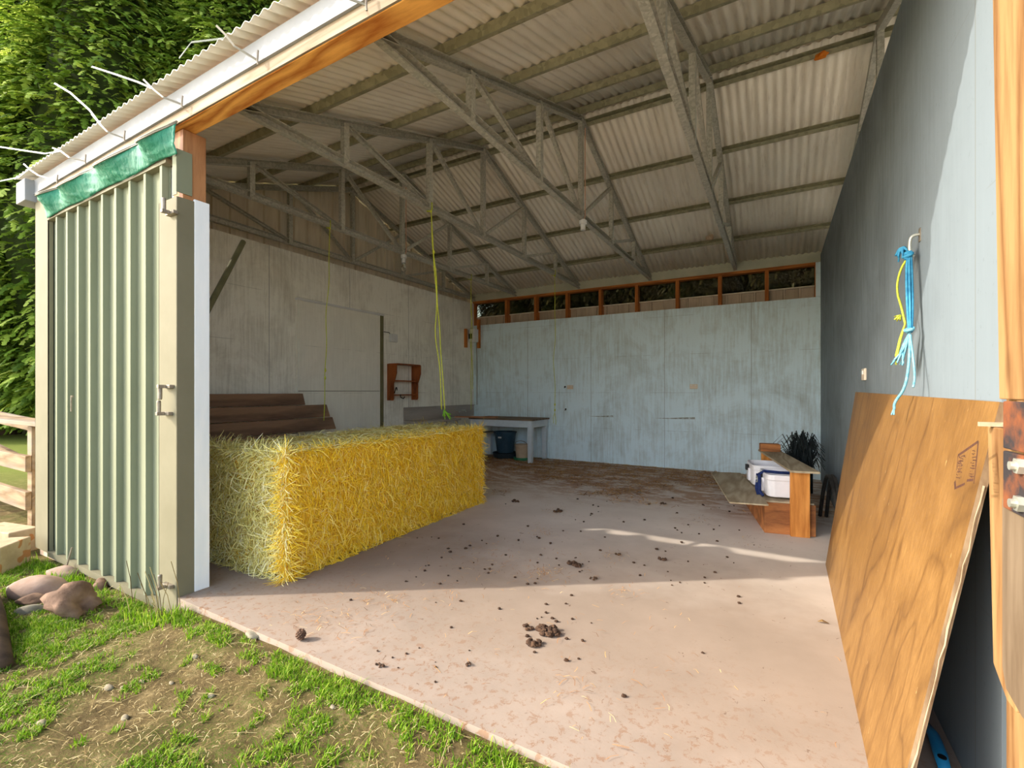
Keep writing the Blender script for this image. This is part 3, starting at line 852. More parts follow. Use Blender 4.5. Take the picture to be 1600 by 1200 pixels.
# corner bracket with junction box
t = thing('junction_box', 'white junction box between two orange battens in the back left corner', 'box', (-5.15, 7.5, 2.05))
q = MB(); q.box(-5.23, -5.19, 7.30, 7.36, 2.06, 2.42); q.build('batten', M['stud'], t)
q = MB(); q.box(-5.10, -5.05, 7.55, 7.60, 2.06, 2.62); q.build('batten', M['stud'], t)
q = MB(); q.box(-5.19, -5.06, 7.40, 7.54, 2.17, 2.42); q.build('case', M['box_white'], t, bevel=0.006)
q = MB(); q.box(-5.19, -5.11, 7.392, 7.40, 2.23, 2.33); q.build('cover', M['black_plastic'], t)
q = MB(); q.tube([(-5.12, 7.56, 2.22), (-5.12, 7.58, 1.6), (-5.13, 7.59, 0.95)], 0.007, 6); q.build('cable', M['strip_pale'], t)

# ------------------------------------------------------------------ table, sink and what is beneath
t = thing('work_table', 'white painted work table with a worn brown top at the back wall', 'table', (-4.2, 7.27, 0))
q = MB(); q.box(-4.86, -3.56, 6.92, 7.60, 0.715, 0.74); q.build('table_top', M['table_top'], t, bevel=0.003)
q = MB(); q.box(-4.84, -3.58, 6.94, 6.965, 0.60, 0.715); q.box(-3.605, -3.58, 6.965, 7.58, 0.60, 0.715); q.box(-4.84, -4.815, 6.965, 7.58, 0.60, 0.715); q.build('apron', M['table_paint'], t)
for x, y in ((-3.63, 6.99), (-3.63, 7.54), (-4.79, 6.99), (-4.79, 7.54)):
    q = MB(); k = 0.042; q.hexa([(x - k * .8, y - k * .8, 0), (x + k * .8, y - k * .8, 0), (x + k * .8, y + k * .8, 0), (x - k * .8, y + k * .8, 0), (x - k, y - k, 0.715), (x + k, y - k, 0.715), (x + k, y + k, 0.715), (x - k, y + k, 0.715)]); q.build('leg', M['table_paint'], t)
q = MB(); q.box(-4.78, -4.55, 7.05, 7.45, 0.44, 0.465); q.build('under_shelf', M['bench_wood'], t)
b = MB(); b.hexa([(-5.05, 6.75, 0.742), (-4.30, 6.95, 0.742), (-4.34, 7.10, 0.742), (-5.09, 6.90, 0.742), (-5.05, 6.75, 0.765), (-4.30, 6.95, 0.765), (-4.34, 7.10, 0.765), (-5.09, 6.90, 0.765)])
tag(b.build('loose_board', m_wood('reddish_board', (184, 132, 96), (146, 96, 64), 'X')), 'thin reddish board lying across the table and the sink bench', 'board')

t = thing('sink_bench', 'steel sink bench with a low splashback along the left wall', 'sink', (-4.97, 6.5, 0))
q = MB(); q.box(-5.22, -4.88, 5.62, 6.72, 0.70, 0.735); q.build('bench_top', M['steel'], t, bevel=0.004)
q = MB(); q.box(-5.22, -5.195, 5.62, 7.58, 0.735, 0.955); q.box(-5.195, -5.16, 5.62, 7.58, 0.945, 0.955); q.build('splashback', M['steel'], t, bevel=0.003)
for x, y in ((-5.17, 5.70), (-4.93, 5.70), (-5.17, 6.65), (-4.93, 6.65)):
    q = MB(); q.box(x - 0.02, x + 0.02, y - 0.02, y + 0.02, 0, 0.70); q.build('leg', M['steel'], t)
q = MB(); q.tube([(-5.17, 6.95, 0.86), (-5.10, 6.95, 0.86), (-5.08, 6.95, 0.83)], 0.012, 8); q.tube([(-5.17, 7.15, 0.86), (-5.10, 7.15, 0.86), (-5.08, 7.15, 0.83)], 0.012, 8); q.build('tap', M['zinc'], t)

t = thing('storage_tub', 'dark blue plastic tub on a tray under the white table', 'tub', (-4.33, 7.33, 0))
q = MB(); q.lathe((-4.33, 7.33, 0.10), [(0.15, 0), (0.19, 0.30), (0.205, 0.36), (0.215, 0.36), (0.215, 0.38), (0.19, 0.38), (0.18, 0.34), (0.14, 0.02)], 24); q.build('tub', M['tub_blue'], t, smooth=False)
q = MB(); q.lathe((-4.33, 7.33, 0.0), [(0.21, 0), (0.235, 0.10), (0.225, 0.10), (0.2, 0.02)], 24); q.build('tray', M['tub_dark'], t)
q = MB(); q.box(-4.36, -4.29, 7.125, 7.13, 0.37, 0.40); q.build('tub_sticker', M['box_white'], t)
t = thing('pail', 'beige pail in a green rimmed dish beside the dark blue tub', 'bucket', (-3.93, 7.24, 0))
q = MB(); q.lathe((-3.93, 7.24, 0.04), [(0.105, 0), (0.125, 0.22), (0.132, 0.22), (0.132, 0.235), (0.115, 0.235), (0.1, 0.02)], 22); q.build('body', M['beige'], t)
q = MB(); q.lathe((-3.93, 7.24, 0.0), [(0.145, 0), (0.155, 0.045), (0.145, 0.05), (0.12, 0.04)], 22); q.build('dish', M['green_hose'], t)
q = MB(); q.tube([(-4.055 + 0.0, 7.24, 0.27)] + [(-3.93 - 0.125 * math.cos(a_ * math.pi / 8), 7.20, 0.27 + 0.07 * math.sin(a_ * math.pi / 8)) for a_ in range(1, 8)] + [(-3.805, 7.24, 0.27)], 0.005, 6); q.build('handle', M['pin'], t)

# ------------------------------------------------------------------ hanging twines
def wiggle(a, e, n, amp, seed):
    P = []
    for i in range(n + 1):
        u = i / n
        p = V(a).lerp(V(e), u)
        s_ = math.sin(math.pi * u)
        P.append(p + V((mnoise.noise(V((u * 4, seed, 0))), mnoise.noise(V((u * 4, seed, 5))), 0)) * amp * s_)
    return P
def twine(x, y, ztop, ends, lab, r=0.0045, knots=()):
    t = thing('baling_twine', lab, 'twine', (x, y, ztop), 'yellow twines hanging from the trusses')
    q = MB(); q.tube([(x - 0.032, y, 3.05), (x - 0.03, y, 3.085), (x + 0.03, y, 3.085), (x + 0.032, y, 3.02), (x + 0.02, y, 3.008), (x - 0.03, y, 3.012), (x - 0.032, y, 3.05)], r * 1.2, 6)
    q.blob((x + 0.02, y, 3.0), (0.014, 0.014, 0.014), 2, 0.2, 1); q.build('loop', M['twine_yellow'], t, smooth=True)
    for i, e in enumerate(ends):
        q = MB(); q.tube(wiggle((x + 0.02, y, 3.0), e, 24, 0.03, i + x), r, 6)
        for k in knots:
            p = V((x + 0.02, y, 3.0)).lerp(V(e), k); q.blob(p, (0.012, 0.012, 0.022), 3, 0.4, 1)
        q.build('strand', M['twine_yellow'], t, smooth=True)
    return t
twine(-4.27, 3.42, 3.0, [(-4.27, 3.36, 0.90)], 'yellow twine hanging left, in front of the sliding door', knots=(0.74, 0.78))
tw = twine(-3.0, 3.60, 3.0, [(-2.99, 3.78, 1.03), (-2.965, 3.80, 1.03)], 'bright yellow doubled twine with a green tuft above the bale', 0.0055, knots=(0.2,))
q = MB()
for i in range(16):
    a_ = random.random() * 6.28; c_ = V((-2.975, 3.80, 1.03))
    q.tube([c_, c_ + V((math.cos(a_) * 0.02, math.sin(a_) * 0.02 + 0.02, -0.03 - random.random() * 0.02)), c_ + V((math.cos(a_) * 0.04, math.sin(a_) * 0.05 + 0.05, -0.05 - random.random() * 0.06))], 0.004, 5)
q.build('tuft', M['twine_green'], tw)
twine(-4.27, 6.12, 3.0, [(-4.27, 6.15, 0.92), (-4.25, 6.16, 1.25)], 'faint yellow twine hanging in the back left corner', 0.004)
twine(-3.0, 6.55, 3.0, [(-2.99, 6.575, 0.86)], 'yellow twine hanging by the end of the white table', 0.004, knots=(0.93, 0.97))
q = MB(); q.tube([(-2.99, 6.575, 0.88), (-2.975, 6.57, 0.80), (-2.97, 6.57, 0.70)], 0.004, 5); q.tube([(-2.99, 6.575, 0.88), (-3.01, 6.57, 0.82), (-3.01, 6.57, 0.72)], 0.004, 5)
q.build('frayed_end', M['twine_yellow'], [o for o in COL.objects if o.name.startswith('baling_twine') and not o.parent][-1])

# lamps at the king posts
def lamp(x, bulb, lab):
    t = thing('lamp_holder', lab, 'lamp', (x, RY, 2.87), 'white lamp holders on the trusses')
    q = MB(); q.lathe((x + 0.02, RY + 0.01, 2.90), [(0.026, 0.0), (0.026, 0.06), (0.04, 0.065), (0.04, 0.10), (0.015, 0.115)], 16); q.build('holder', M['box_white'], t)
    if bulb:
        q = MB(); q.lathe((x + 0.02, RY + 0.01, 2.78), [(0.004, 0.0), (0.022, 0.008), (0.032, 0.03), (0.030, 0.06), (0.018, 0.10), (0.016, 0.118)], 16); q.build('bulb', M['bulb'], t, smooth=True)
    q = MB(); q.tube([(x + 0.02, RY + 0.03, 3.0), (x + 0.03, RY + 0.045, 3.06), (x + 0.032, RY + 0.04, 3.5), (x + 0.032, RY + 0.04, 3.98)], 0.005, 6); q.build('cord', M['cord'], t)
lamp(-4.27, True, 'white lamp holder with a clear bulb, far truss')
lamp(-1.78, False, 'white lamp holder without a bulb, nearer truss')

# scraps caught in the roof
b = MB(); p = on_y(1109, 390, 6.9); b.blob((p.x, 6.9, zs(6.9) - 0.045), (0.05, 0.05, 0.04), 5, 0.5, 2)
tag(b.build('wasp_nest', M['beige']), 'small pale wasp nest under the back slope of the roof', 'nest')
b = MB(); p = on_y(1283, 84, 4.69); b.blob((p.x, 4.68, zs(4.69) - 0.075), (0.05, 0.03, 0.03), 8, 0.6, 2)
tag(b.build('foam_blob', m_noise('orange_foam', (206, 110, 24), (226, 136, 40), 30, 0.8, bump=0.5)), 'orange foam blob on the purlin behind the ridge', 'foam')

# ------------------------------------------------------------------ dark planks against the left wall
def plank(y0, y1, z0, z1, x0, x1, lab):
    """board on edge, leaning: lower edge out at x0, upper edge in at x1"""
    q = MB(); th = 0.035
    q.hexa([(x0 - th, y0, z0), (x0, y0, z0), (x0, y1, z0), (x0 - th, y1, z0), (x1 - th, y0, z1), (x1, y0, z1), (x1, y1 - 0.02, z1), (x1 - th, y1 - 0.02, z1)])
    tag(q.build('timber_plank', M['dark_plank'], bevel=0.005), lab, 'plank', 'dark planks stacked against the left wall')
plank(1.75, 3.62, 1.055, 1.19, -4.93, -4.95, 'topmost dark plank of the stack behind the bale')
plank(1.72, 3.92, 0.90, 1.05, -4.86, -4.90, 'second dark plank from the top, behind the bale')
plank(1.70, 3.97, 0.745, 0.893, -4.81, -4.855, 'third dark plank from the top, long end showing right')
plank(1.74, 3.30, 0.59, 0.738, -4.77, -4.805, 'fourth dark plank from the top, mostly behind the bale')
plank(1.72, 3.60, 0.44, 0.583, -4.74, -4.765, 'fifth dark plank from the top, behind the bale')
plank(1.70, 3.50, 0.22, 0.433, -4.70, -4.735, 'second plank from the floor, seen between post and bale')
plank(1.74, 3.40, 0.0, 0.213, -4.66, -4.695, 'bottom plank of the dark stack, on the floor')

# ------------------------------------------------------------------ the straw bale
BO = V((-3.22, 3.03, 0)); BR = math.radians(2.0)
BL, BWd, BHh = 2.40, 0.93, 0.84
def bl(p): c_, s_ = math.cos(BR), math.sin(BR); return V((BO.x + p[0] * c_ - p[1] * s_, BO.y + p[0] * s_ + p[1] * c_, p[2]))
t = thing('straw_bale', 'large yellow straw bale on the concrete floor', 'bale', tuple(BO))
bm = bmesh.new(); bmesh.ops.create_cube(bm, size=1.0)
bmesh.ops.subdivide_edges(bm, edges=bm.edges[:], cuts=22, use_grid_fill=True)
q = MB()
def bale_pt(c):
    p = V((c.x * (BWd - 0.04), c.y * (BL - 0.04), (c.z + 0.5) * (BHh - 0.02)))
    r = 0.06
    hx, hy, hz = (BWd - .04) / 2 - r, (BL - .04) / 2 - r, (BHh - .02) / 2 - r
    m_ = V((p.x, p.y, p.z - (BHh - .02) / 2)); cl = V((max(-hx, min(hx, m_.x)), max(-hy, min(hy, m_.y)), max(-hz, min(hz, m_.z))))
    d_ = m_ - cl
    if d_.length > r: m_ = cl + d_.normalized() * r
    p = m_ + V((0, 0, (BHh - .02) / 2))
    nn = mnoise.noise(p * 5) * 0.02 + mnoise.noise(p * 14) * 0.012
    p = p * (1 + 0.0) + d_.normalized() * nn if d_.length > 1e-6 else p
    p.z = max(p.z, 0.0)
    return p
k0 = q.verts([bl(bale_pt(v_.co)) for v_ in bm.verts])
for f in bm.faces: q.face([k0 + v_.index for v_ in f.verts])
bm.free()
q.build('core', M['bale_core'], t, smooth=True)
def straw_face(n, fun, nrm, mat_w, lmin, lmax, droop, out):
    for i in range(n):
        p, nv = fun()
        ln = random.uniform(lmin, lmax)
        tv = V((random.gauss(0, 1), random.gauss(0, 1), random.gauss(0, 1) - droop))
        tv = (tv - nv * tv.dot(nv)).normalized()
        o_ = random.uniform(0.05, out) if random.random() < 0.85 else random.uniform(0.3, 1.1)
        d_ = (tv + nv * o_).normalized()
        p0 = p + nv * random.uniform(-0.008, 0.014)
        mid = p0 + d_ * ln * 0.5 + nv * random.uniform(-0.004, 0.006)
        e_ = p0 + d_ * ln + V((0, 0, -droop * 0.15 * ln)) - nv * o_ * ln * 0.25
        if e_.z < 0.004: e_.z = 0.004
        if mid.z < 0.004: mid.z = 0.004
        q.cur = mat_w
        q.ribbon([bl(p0), bl(mid), bl(e_)], [0.0035, 0.0042, 0.002], (nv + V((random.gauss(0, .6), random.gauss(0, .6), random.gauss(0, .6)))).normalized())
hx, hy = BWd / 2, BL / 2
def rnd_y(): return random.uniform(-hy, hy)
def edgebulge(u): return 0.02 * mnoise.noise(V((u, 0, 0)))
q = MB()
straw_face(15000, lambda: (V((hx - 0.02 + 0.02 * mnoise.noise(V((0, 0, 0))), rnd_y(), random.uniform(0.0, BHh - 0.02))), V((1, 0, 0))), None, 0, 0.04, 0.12, 0.7, 0.45)
straw_face(5600, lambda: (V((random.uniform(-hx, hx), -hy + 0.02, random.uniform(0.0, BHh - 0.02))), V((0, -1, 0))), None, 1, 0.05, 0.15, 0.2, 0.8)
straw_face(7000, lambda: (V((random.uniform(-hx, hx), rnd_y(), BHh - 0.025)), V((0, 0, 1))), None, 1, 0.04, 0.11, 0.0, 0.25)
straw_face(2200, lambda: (V((random.uniform(-hx, hx), hy - 0.02, random.uniform(0.0, BHh - 0.02))), V((0, 1, 0))), None, 0, 0.04, 0.13, 0.3, 0.7)
straw_face(900, lambda: (V((-hx + 0.02, rnd_y(), random.uniform(0.4, BHh - 0.02))), V((-1, 0, 0))), None, 1, 0.04, 0.13, 0.3, 0.7)
straw_face(900, lambda: (V((hx - 0.03, rnd_y(), BHh - 0.03)), V((0.7, 0, 0.7))), None, 0, 0.04, 0.10, 0.2, 0.7)
straw_face(700, lambda: (V((hx - 0.03, -hy + 0.03, random.uniform(0.0, BHh))), V((0.7, -0.7, 0))), None, 0, 0.05, 0.14, 0.3, 0.9)
straw_face(400, lambda: (V((hx - 0.03, hy - 0.02, random.uniform(0.0, BHh))), V((0.7, 0.7, 0))), None, 0, 0.05, 0.15, 0.3, 0.9)
straw_face(500, lambda: (V((random.uniform(-hx, hx), -hy + 0.03, BHh - 0.03)), V((0, -0.7, 0.7))), None, 1, 0.05, 0.14, 0.0, 0.8)
o = q.build('straw', [M['straw_gold'], M['straw_skylit']], t); o['kind'] = 'stuff'

# ------------------------------------------------------------------ bench on the right with white containers
BA = V((0.17, 4.55, 0)); BU = V((-0.19, 0.98, 0)).normalized(); BWv = V((0.98, 0.19, 0)).normalized()
def bp(a, b_, z): return BA + BU * a + BWv * b_ + V((0, 0, z))
def bbox(q, a0, a1, b0, b1, z0, z1):
    q.hexa([bp(a0, b0, z0), bp(a0, b1, z0), bp(a1, b1, z0), bp(a1, b0, z0), bp(a0, b0, z1), bp(a0, b1, z1), bp(a1, b1, z1), bp(a1, b0, z1)])
    return q
t = thing('timber_bench', 'rough timber bench of boards and blocks by the right wall', 'bench', tuple(BA))
q = bbox(MB(), 0.0, 0.04, -0.07, 0.07, 0, 0.545); q.build('upright', M['bench_orange'], t, bevel=0.003)
q = bbox(MB(), 1.30, 1.34, -0.07, 0.07, 0, 0.545); q.build('upright', M['bench_orange'], t, bevel=0.003)
q = bbox(MB(), -0.06, 1.42, -0.085, 0.125, 0.545, 0.562); q.build('top_board', M['bench_wood'], t)
q = bbox(MB(), 0.045, 1.25, -0.26, 0.125, 0.0, 0.265); q.build('base_block', M['bench_block'], t, bevel=0.006)
q = bbox(MB(), -0.06 + 0.105, 1.20, -0.42, 0.11, 0.266, 0.279); q.build('shelf_board', M['bench_wood'], t)
q = MB(); q.hexa([V((-0.345, 4.27, .281)), V((-0.06, 4.33, .281)), V((-0.36, 5.85, .281)), V((-0.66, 5.76, .281)), V((-0.345, 4.27, .293)), V((-0.06, 4.33, .293)), V((-0.36, 5.85, .293)), V((-0.66, 5.76, .293))])
o = q.build('loose_shelf_board', M['bench_wood'], t)
b = bbox(MB(), 1.22, 1.34, -0.09, 0.10, 0.5625, 0.645)
tag(b.build('timber_block', M['bench_block'], bevel=0.008), 'brown timber offcut on the far end of the bench top', 'block')

def tub(a0, a1, b0, b1, lab, zt=0.49):
    ca, cb = (a0 + a1) / 2, (b0 + b1) / 2
    t = thing('plastic_container', lab, 'container', tuple(bp(ca, cb, 0.295)), 'white containers on the bench')
    def ring(da, db, z, n=24):
        P = []
        for i in range(n):
            th_ = 2 * math.pi * i / n; c_, s_ = math.cos(th_), math.sin(th_); e_ = 0.35
            P.append(bp(ca + da * math.copysign(abs(c_) ** e_, c_), cb + db * math.copysign(abs(s_) ** e_, s_), z))
        return P
    ha, hb = (a1 - a0) / 2, (b1 - b0) / 2
    q = MB(); n = 24
    lv = [(0.86, 0.295), (0.93, 0.30), (0.96, 0.35), (0.975, zt - 0.05), (1.0, zt - 0.045), (1.0, zt - 0.01), (0.985, zt), (0.93, zt), (0.90, zt - 0.03), (0.86, 0.32)]
    k = None
    for s_, z in lv:
        kk = q.verts(ring(ha * s_, hb * s_, z, n))
        if k is not None:
            for j in range(n): q.face((k + j, k + (j + 1) % n, kk + (j + 1) % n, kk + j))
        else: q.face([kk + j for j in range(n)][::-1])
        k = kk
    q.face([k + j for j in range(n)])
    q.build('tub', M['white_plastic'], t, smooth=False, bevel=0.003)
    q = bbox(MB(), ca - 0.03, ca + 0.03, b0 - 0.03, b0 - 0.0, zt - 0.075, zt - 0.02); q.build('clip', M['black_plastic'], t, bevel=0.004)
    q = bbox(MB(), ca - 0.05, ca + 0.05, b0 - 0.012, b0 + 0.01, 0.32, zt - 0.05); q.build('end_rib', M['white_plastic'], t, bevel=0.006)
    return t
tub(0.10, 0.50, -0.235, 0.10, 'nearer white plastic container on the bench, blue strap on its rim')
tub(0.60, 1.02, -0.27, 0.08, 'farther white plastic container on the bench, dark clip on its end', 0.495)
t = thing('strap_halter', 'dark blue webbing strap draped over the nearer white container', 'strap', tuple(bp(0.30, -0.25, 0.30)))
q = MB(); P = [bp(0.24, 0.06, 0.495), bp(0.23, -0.10, 0.496), bp(0.25, -0.225, 0.50), bp(0.27, -0.262, 0.47), bp(0.22, -0.268, 0.40), bp(0.20, -0.27, 0.33), bp(0.16, -0.25, 0.297)]
q.ribbon(P, 0.026, BU + V((0, 0, 0.3))); P2 = [bp(0.34, -0.262, 0.46), bp(0.30, -0.272, 0.40), bp(0.26, -0.285, 0.34), bp(0.20, -0.28, 0.297)]; q.ribbon(P2, 0.03, BU); q.tube(P, 0.007, 6)
q.build('webbing', M['blue_webbing'], t, solid=0.004)
q = MB(); q.tube([bp(0.28 + 0.03 * math.cos(a_ * 0.628), -0.282, 0.42 + 0.03 * math.sin(a_ * 0.628)) for a_ in range(11)], 0.004, 6); q.build('ring', M['zinc'], t)

# black strand bundle and hoses in the corner
b = MB()
for i in range(230):
    a_ = random.uniform(0, 6.28); rr = random.uniform(0.02, 0.10)
    p0 = V((0.27 + rr * math.cos(a_), 6.55 + rr * math.sin(a_), 0.01))
    hgt = random.uniform(0.45, 0.72); sp_ = random.uniform(0.05, 0.30); a2 = random.uniform(0, 6.28)
    tip = V((min(0.49, p0.x + sp_ * math.cos(a2)), p0.y + sp_ * math.sin(a2) * 1.0, hgt * random.uniform(0.55, 0.95)))
    m1 = p0 + V((0, 0, hgt * 0.55)); m2 = p0.lerp(tip, 0.6) + V((0, 0, hgt * 0.5))
    m1.x = min(m1.x, 0.48); m2.x = min(m2.x, 0.48)
    b.tube([p0, m1, m2, tip], [0.006, 0.006, 0.005, 0.003], 4)
tag(b.build('strand_bundle', M['black_strand']), 'bushy bundle of black strands standing by the right back corner', 'bundle')
for i, (lab, dx, sd) in enumerate((('dark hose bent against the right wall, beside the bench end', 0.0, 1), ('second dark hose, nearest the plywood sheet', 0.05, 2))):
    b = MB(); P = [V((0.36 + dx, 5.35, 0.02)), V((0.38 + dx * 0.9, 5.25, 0.30)), V((0.40 + dx * 0.6, 5.12, 0.46)), V((0.42 + dx * 0.6, 5.0, 0.44)), V((0.44 + dx * 0.5, 4.75, 0.25)), V((0.44 + dx * 0.4, 4.5 + 0.1 * i, 0.02))]
    C_ = []
    for j in range(len(P) - 1):
        for u in range(5): C_.append(P[j].lerp(P[j + 1], u / 5))
    C_.append(P[-1])
    for _ in range(3): C_ = [C_[0]] + [(C_[j - 1] + C_[j] * 2 + C_[j + 1]) / 4 for j in range(1, len(C_) - 1)] + [C_[-1]]
    b.tube(C_, 0.016, 8); tag(b.build('garden_hose', M['hose_dark'], smooth=True), lab, 'hose', 'dark hoses by the right wall')

# ------------------------------------------------------------------ plywood sheet leaning on the right wall
A = V((0.297, 3.93, 0.0)); Bq = V((0.252, 1.56, 0.0)); Ct = V((0.498, 1.66, 1.192)); Dt = V((0.470, 3.95, 1.214))
nrm = (Bq - A).cross(Dt - A).normalized()
if nrm.x > 0: nrm = -nrm
th_ = -nrm * 0.017
t = thing('plywood_sheet', 'large orange brown plywood sheet leaning on the right wall', 'plywood', tuple((A + Bq) / 2))
n_ = 30
def pq(u, v_): return (A.lerp(Bq, u)).lerp(Dt.lerp(Ct, u), v_)
b = MB(); b.grid([[pq(i / n_, j / 12) for i in range(n_ + 1)] for j in range(13)])
b.cur = 1
for P, Q in (((0, 0), (1, 0)), ((1, 0), (1, 1)), ((1, 1), (0, 1)), ((0, 1), (0, 0))):
    a_, e_ = pq(*P), pq(*Q); k = b.verts([a_, e_, e_ + th_, a_ + th_]); b.face((k, k + 3, k + 2, k + 1))
k = b.verts([pq(0, 0) + th_, pq(1, 0) + th_, pq(1, 1) + th_, pq(0, 1) + th_]); b.cur = 0; b.face((k, k + 1, k + 2, k + 3))
b.build('panel', [M['ply'], M['ply_edge']], t)
b = MB(); e0 = pq(1, 0.02); e1 = pq(1, 0.80); P = []
for i in range(24):
    u = i / 23; P.append(pq(1.0, 0.02 + 0.80 * u) + V((0, -0.004, 0)) + th_ * (0.5 + 0.35 * mnoise.noise(V((u * 20, 0, 0)))))
b.ribbon(P, [0.001 + 0.006 * abs(mnoise.noise(V((i * 0.9, 2, 0)))) for i in range(24)], (0, -1, 0)); b.build('splintered_edge', M['bench_wood'], t, solid=0.002)['label'] = 'pale splintered right edge'
# stamp: small house outline with worn, unreadable printing
def inv(px, py):
    n2 = nrm; r = ray(px, py); kk = (A - C0).dot(n2) / r.dot(n2); return C0 + r * kk + n2 * 0.0015
b = MB()
def st_line(p, q_, w=0.006): b.ribbon([inv(*p), inv(*q_)], w, nrm)
st_line((1530, 690), (1498, 712), 0.007); st_line((1530, 690), (1526, 730), 0.008); st_line((1498, 712), (1496, 735), 0.004)
st_line((1526, 730), (1523, 756), 0.005); st_line((1493, 752), (1494, 764), 0.012); st_line((1494, 763), (1509, 756), 0.006); st_line((1512, 751), (1522, 750), 0.006)
random.seed(5)
for (xa, ya, n_l) in ((1499, 746, 8), (1519, 745, 10), (1505, 722, 3)):
    for i in range(n_l):
        yy = ya - i * 4.4; w_ = 4.5
        for s_ in range(3):
            st_line((xa + random.uniform(-w_, w_) + i * 0.6, yy + random.uniform(-1.6, 1.6)), (xa + random.uniform(-w_, w_) + i * 0.6, yy + random.uniform(-1.6, 1.6)), 0.0022)
b.build('ink_stamp', M['ink'], t)['label'] = 'dark house shaped ink stamp with worn lettering'

# ------------------------------------------------------------------ right front post, plates, hook and twines
t = thing('timber_post', 'pale pine post at the right edge with rusty hinge plates', 'post', (0.56, 1.5, 0))
b = MB(); b.box(0.50, 0.72, 1.20, 1.63, -0.1, 2.92); b.build('post', M['pine'], t, bevel=0.004)
b = MB(); b.hexa([(0.478, 1.30, 1.20), (0.50, 1.30, 1.20), (0.50, 1.598, 1.20), (0.478, 1.598, 1.20), (0.478, 1.30, 2.9), (0.50, 1.30, 2.9), (0.50, 1.665, 2.9), (0.478, 1.665, 2.9)]); b.build('cover_board', M['pine'], t, bevel=0.003)
b = MB(); b.prism([(1.40, 1.135), (1.556, 1.135), (1.522, 0.575), (1.447, 0.53), (1.40, 0.53)], 'X', 0.445, 0.478); b.build('batten', M['pine'], t, bevel=0.003)
b = MB(); b.prism([(1.28, 0.98), (1.455, 0.98), (1.455, 0.60), (1.435, 0.56), (1.36, 0.545), (1.28, 0.545)], 'X', 0.440, 0.4449); b.build('grey_batten', M['pine_grey'], t, bevel=0.003)['label'] = 'grey weathered batten'
for z0, z1 in ((1.095, 1.198), (0.965, 1.090)):
    b = MB(); b.box(0.430, 0.440, 1.22, 1.418, z0, z1); pl_ = b.build('hinge_plate', M['rust'], t, bevel=0.003)
    pl_['label'] = 'rusty steel hinge plate'
    if z0 < 1.0:
        for z in (1.068, 0.992):
            q = MB()
            c_ = V((0.430, 1.325, z)); hexp = [(c_.y + 0.017 * math.cos(a_ * math.pi / 3), c_.z + 0.017 * math.sin(a_ * math.pi / 3)) for a_ in range(6)]
            q.prism(hexp, 'X', 0.420, 0.430); q.prism([(c_.y + 0.009 * math.cos(a_ * math.pi / 5), c_.z + 0.009 * math.sin(a_ * math.pi / 5)) for a_ in range(10)], 'X', 0.411, 0.420)
            q.build('bolt', M['zinc'], pl_)
b = MB(); b.box(0.446, 0.498, 1.20, 1.399, 0.985, 1.20); b.build('back_block', M['pine'], t)
b = MB(); b.box(0.42, 0.478, 1.515, 1.527, 1.136, 1.146)
b.build('splinter', M['bench_wood'], t)

t = thing('wall_hook', 'steel hook on the right wall holding blue and yellow twine', 'hook', (XR, 2.53, 1.83))
q = MB(); q.tube(smooth_path([(XR, 2.53, 1.875), (XR - 0.022, 2.53, 1.875), (XR - 0.034, 2.53, 1.86), (XR - 0.034, 2.53, 1.80), (XR - 0.02, 2.53, 1.785)]), 0.006, 8); q.build('hook', M['zinc'], t, smooth=True)
q = MB(); q.box(XR - 0.003, XR, 2.517, 2.543, 1.845, 1.90); q.build('plate', M['pin'], t)
t = thing('twine_hank', 'hank of blue and yellow twine hanging on the right wall', 'twine', (XR - 0.04, 2.53, 1.36))
X0 = XR - 0.036
q = MB()
for i in range(6):
    o_ = V((random.uniform(-.010, .010), random.uniform(-.014, .014), 0))
    q.tube(smooth_path([V((X0, 2.53, 1.81)) + o_ * .5, V((X0 - 0.008, 2.51, 1.72)) + o_ * 1.3, V((X0 - 0.010, 2.48, 1.56)) + o_ * 1.2, V((X0 - 0.012, 2.455, 1.46)) + o_ * .5]), 0.0048, 6)
q.tube(smooth_path([(X0 + .012, 2.535, 1.80), (X0 - .012, 2.545, 1.79), (X0 - .014, 2.515, 1.785), (X0 + .01, 2.51, 1.795), (X0 - .01, 2.54, 1.81), (X0 - .01, 2.52, 1.775)]), 0.009, 6)
for i in range(16):
    a_ = random.random() * 6.28; q.tube(smooth_path([(X0 - 0.004, 2.535, 1.815), (X0 - 0.018 + 0.008 * math.cos(a_), 2.555 + 0.012 * math.sin(a_), 1.84), (X0 - 0.022 + 0.016 * math.cos(a_), 2.57 + 0.022 * math.sin(a_), 1.82 - 0.04 * random.random())]), 0.0035, 5)
q.build('blue_strands', M['twine_blue'], t, smooth=True)
q = MB()
q.tube(smooth_path([(X0 + 0.004, 2.46, 1.478), (X0 - 0.026, 2.465, 1.472), (X0 - 0.028, 2.44, 1.465), (X0, 2.438, 1.472), (X0 - 0.02, 2.468, 1.462)]), 0.007, 6)
for i in range(12):
    q.tube(smooth_path([V((X0 - 0.012, 2.455, 1.46)), V((X0 - 0.028 + random.uniform(-.012, .012), 2.475 + random.uniform(-.02, .03), 1.40)), V((X0 - 0.042 + random.uniform(-.018, .018), 2.50 + random.uniform(-.03, .05), 1.335 + random.uniform(-.02, .02)))]), 0.0035, 5)
e1 = inv(1398, 640); e1 = C0 + (e1 - C0) * 0.985
q.tube(smooth_path([V((X0 - 0.012, 2.45, 1.45)), V((X0 - 0.018, 2.43, 1.34)), (V((X0 - 0.02, 2.42, 1.34)) + e1) / 2 + V((0.012, 0, -0.01)), e1 + V((0, 0, 0.03)), e1]), 0.0055, 6)
